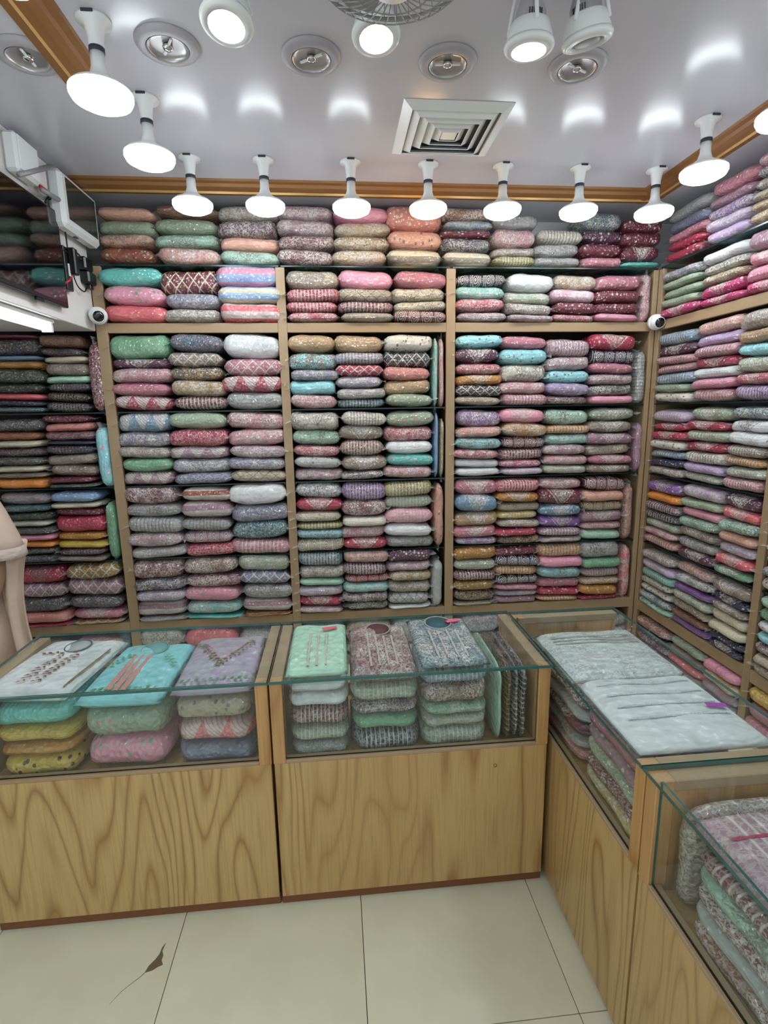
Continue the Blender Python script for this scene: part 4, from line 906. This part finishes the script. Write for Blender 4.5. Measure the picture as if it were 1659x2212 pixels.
link('nose', lathe([(0, .03), (.008, .012), (.013, -.004), (.010, -.012), (0, -.014)], 12), Pn, (0, -.095, 1.545), M_SKIN)
link('mouth', lathe([(0, -.024), (.004, -.014), (.006, 0), (.004, .014), (0, .024)], 12), Pn, (0, -.083, 1.505), simple('lips', (150, 82, 76), .4)).rotation_euler = (0, math.radians(90), 0)
def cloth(name, color, bump=.25):
    k = N(name); tc = k.n('ShaderNodeTexCoord').outputs['Object']
    c = k.mix(k.math('MULTIPLY', k.ramp(k.noise(tc, 9, 3), .4, .7), .3), lin(color), lin(tuple(x*.86 for x in color)))
    k.bsdf(**{'Base Color': c, 'Roughness': .75, 'Normal': k.n('ShaderNodeBump', {'Strength': bump, 'Distance': .02, 'Height': k.noise(tc, 18, 3)}).outputs[0]}); return k.m
M_KURTA = cloth('peach_cloth', (206, 182, 166)); M_LACE = cloth('lace', (198, 182, 172), .9); M_SCARF = cloth('sheer_scarf', (212, 190, 172))
def loft(name, rings, mat, parent, seg=28, wav=0.0):
    bm = bmesh.new(); R_ = []
    for q, (cx, cy, cz, rx, ry) in enumerate(rings):
        R_.append([bm.verts.new((cx+rx*(1+wav*q/len(rings)*math.sin(7*t))*math.cos(t), cy+ry*(1+wav*q/len(rings)*math.sin(7*t))*math.sin(t), cz)) for t in [2*math.pi*k/seg for k in range(seg)]])
    for a, b in zip(R_, R_[1:]):
        for k in range(seg): bm.faces.new((a[k], a[(k+1) % seg], b[(k+1) % seg], b[k]))
    bmesh.ops.recalc_face_normals(bm, faces=bm.faces[:])
    o = link(name, bm_mesh(bm, True), parent, mat=mat); s = o.modifiers.new('Solid', 'SOLIDIFY'); s.thickness = .003; return o
loft('tunic', [(0, 0, 1.43, .065, .06), (0, 0, 1.40, .12, .085), (0, 0, 1.36, .185, .105), (0, 0, 1.25, .195, .125), (0, 0, 1.08, .185, .125), (0, 0, .92, .215, .15), (0, 0, .70, .245, .17), (0, 0, .45, .265, .185)], M_KURTA, Pn, wav=.06)
for s in (1, -1):
    sl = loft('tunic_sleeve', [(s*.15, 0, 1.40, .03, .05), (s*.185, 0, 1.36, .062, .07), (s*.225, 0, 1.25, .072, .078), (s*.258, .0, 1.13, .083, .086), (s*.270, -.005, 1.068, .090, .092)], M_KURTA, Pn)
    loft('sleeve_lace', [(s*.2685, -.004, 1.090, .0905, .0925), (s*.271, -.005, 1.06, .0945, .0965), (s*.272, -.006, 1.040, .0965, .0985)], M_LACE, sl)
sc_ = bmesh.new(); rows = []
for i in range(15):
    t = i/14; z = 1.10-.72*t; row = []
    for k in range(9):
        u = k/8; row.append(sc_.verts.new((.255+.105*u*(1-.25*math.sin(3.1*t))-.02*math.sin(4*t), -.02+.030*math.sin(9*u+2*t)+.05*u, z+.02*math.sin(3*u))))
    rows.append(row)
for a, b in zip(rows, rows[1:]):
    for k in range(8): sc_.faces.new((a[k], a[k+1], b[k+1], b[k]))
so = link('scarf', bm_mesh(sc_, True), Pn, mat=M_SCARF); so.modifiers.new('Solid', 'SOLIDIFY').thickness = .002
loft('trousers', [(0, 0, .86, .17, .12), (0, 0, .60, .19, .13), (0, 0, .30, .17, .12), (0, 0, .09, .15, .11)], M_LACE, Pn)

# ------------------------------------------------------------------ labels for the setting
for n_, l_, c_ in (('floor', 'pale beige tiled shop floor with one chipped tile', 'floor'), ('ceiling', 'glossy white ceiling reflecting the lamps', 'ceiling'),
                   ('wall_back', 'white back wall behind the packed shelving', 'wall'), ('wall_right', 'white right wall behind the side shelving', 'wall'), ('wall_left', 'white left wall beyond the bulkhead', 'wall'),
                   ('wall_bulkhead', 'white boxed bulkhead at upper left carrying the television', 'wall'), ('trim_1', 'brown-gold ceiling moulding along the back', 'moulding'),
                   ('trim_2', 'brown-gold ceiling moulding along the right side', 'moulding'), ('trim_3', 'brown-gold ceiling moulding at upper left', 'moulding')):
    tag(bpy.data.objects[n_], l_, c_)
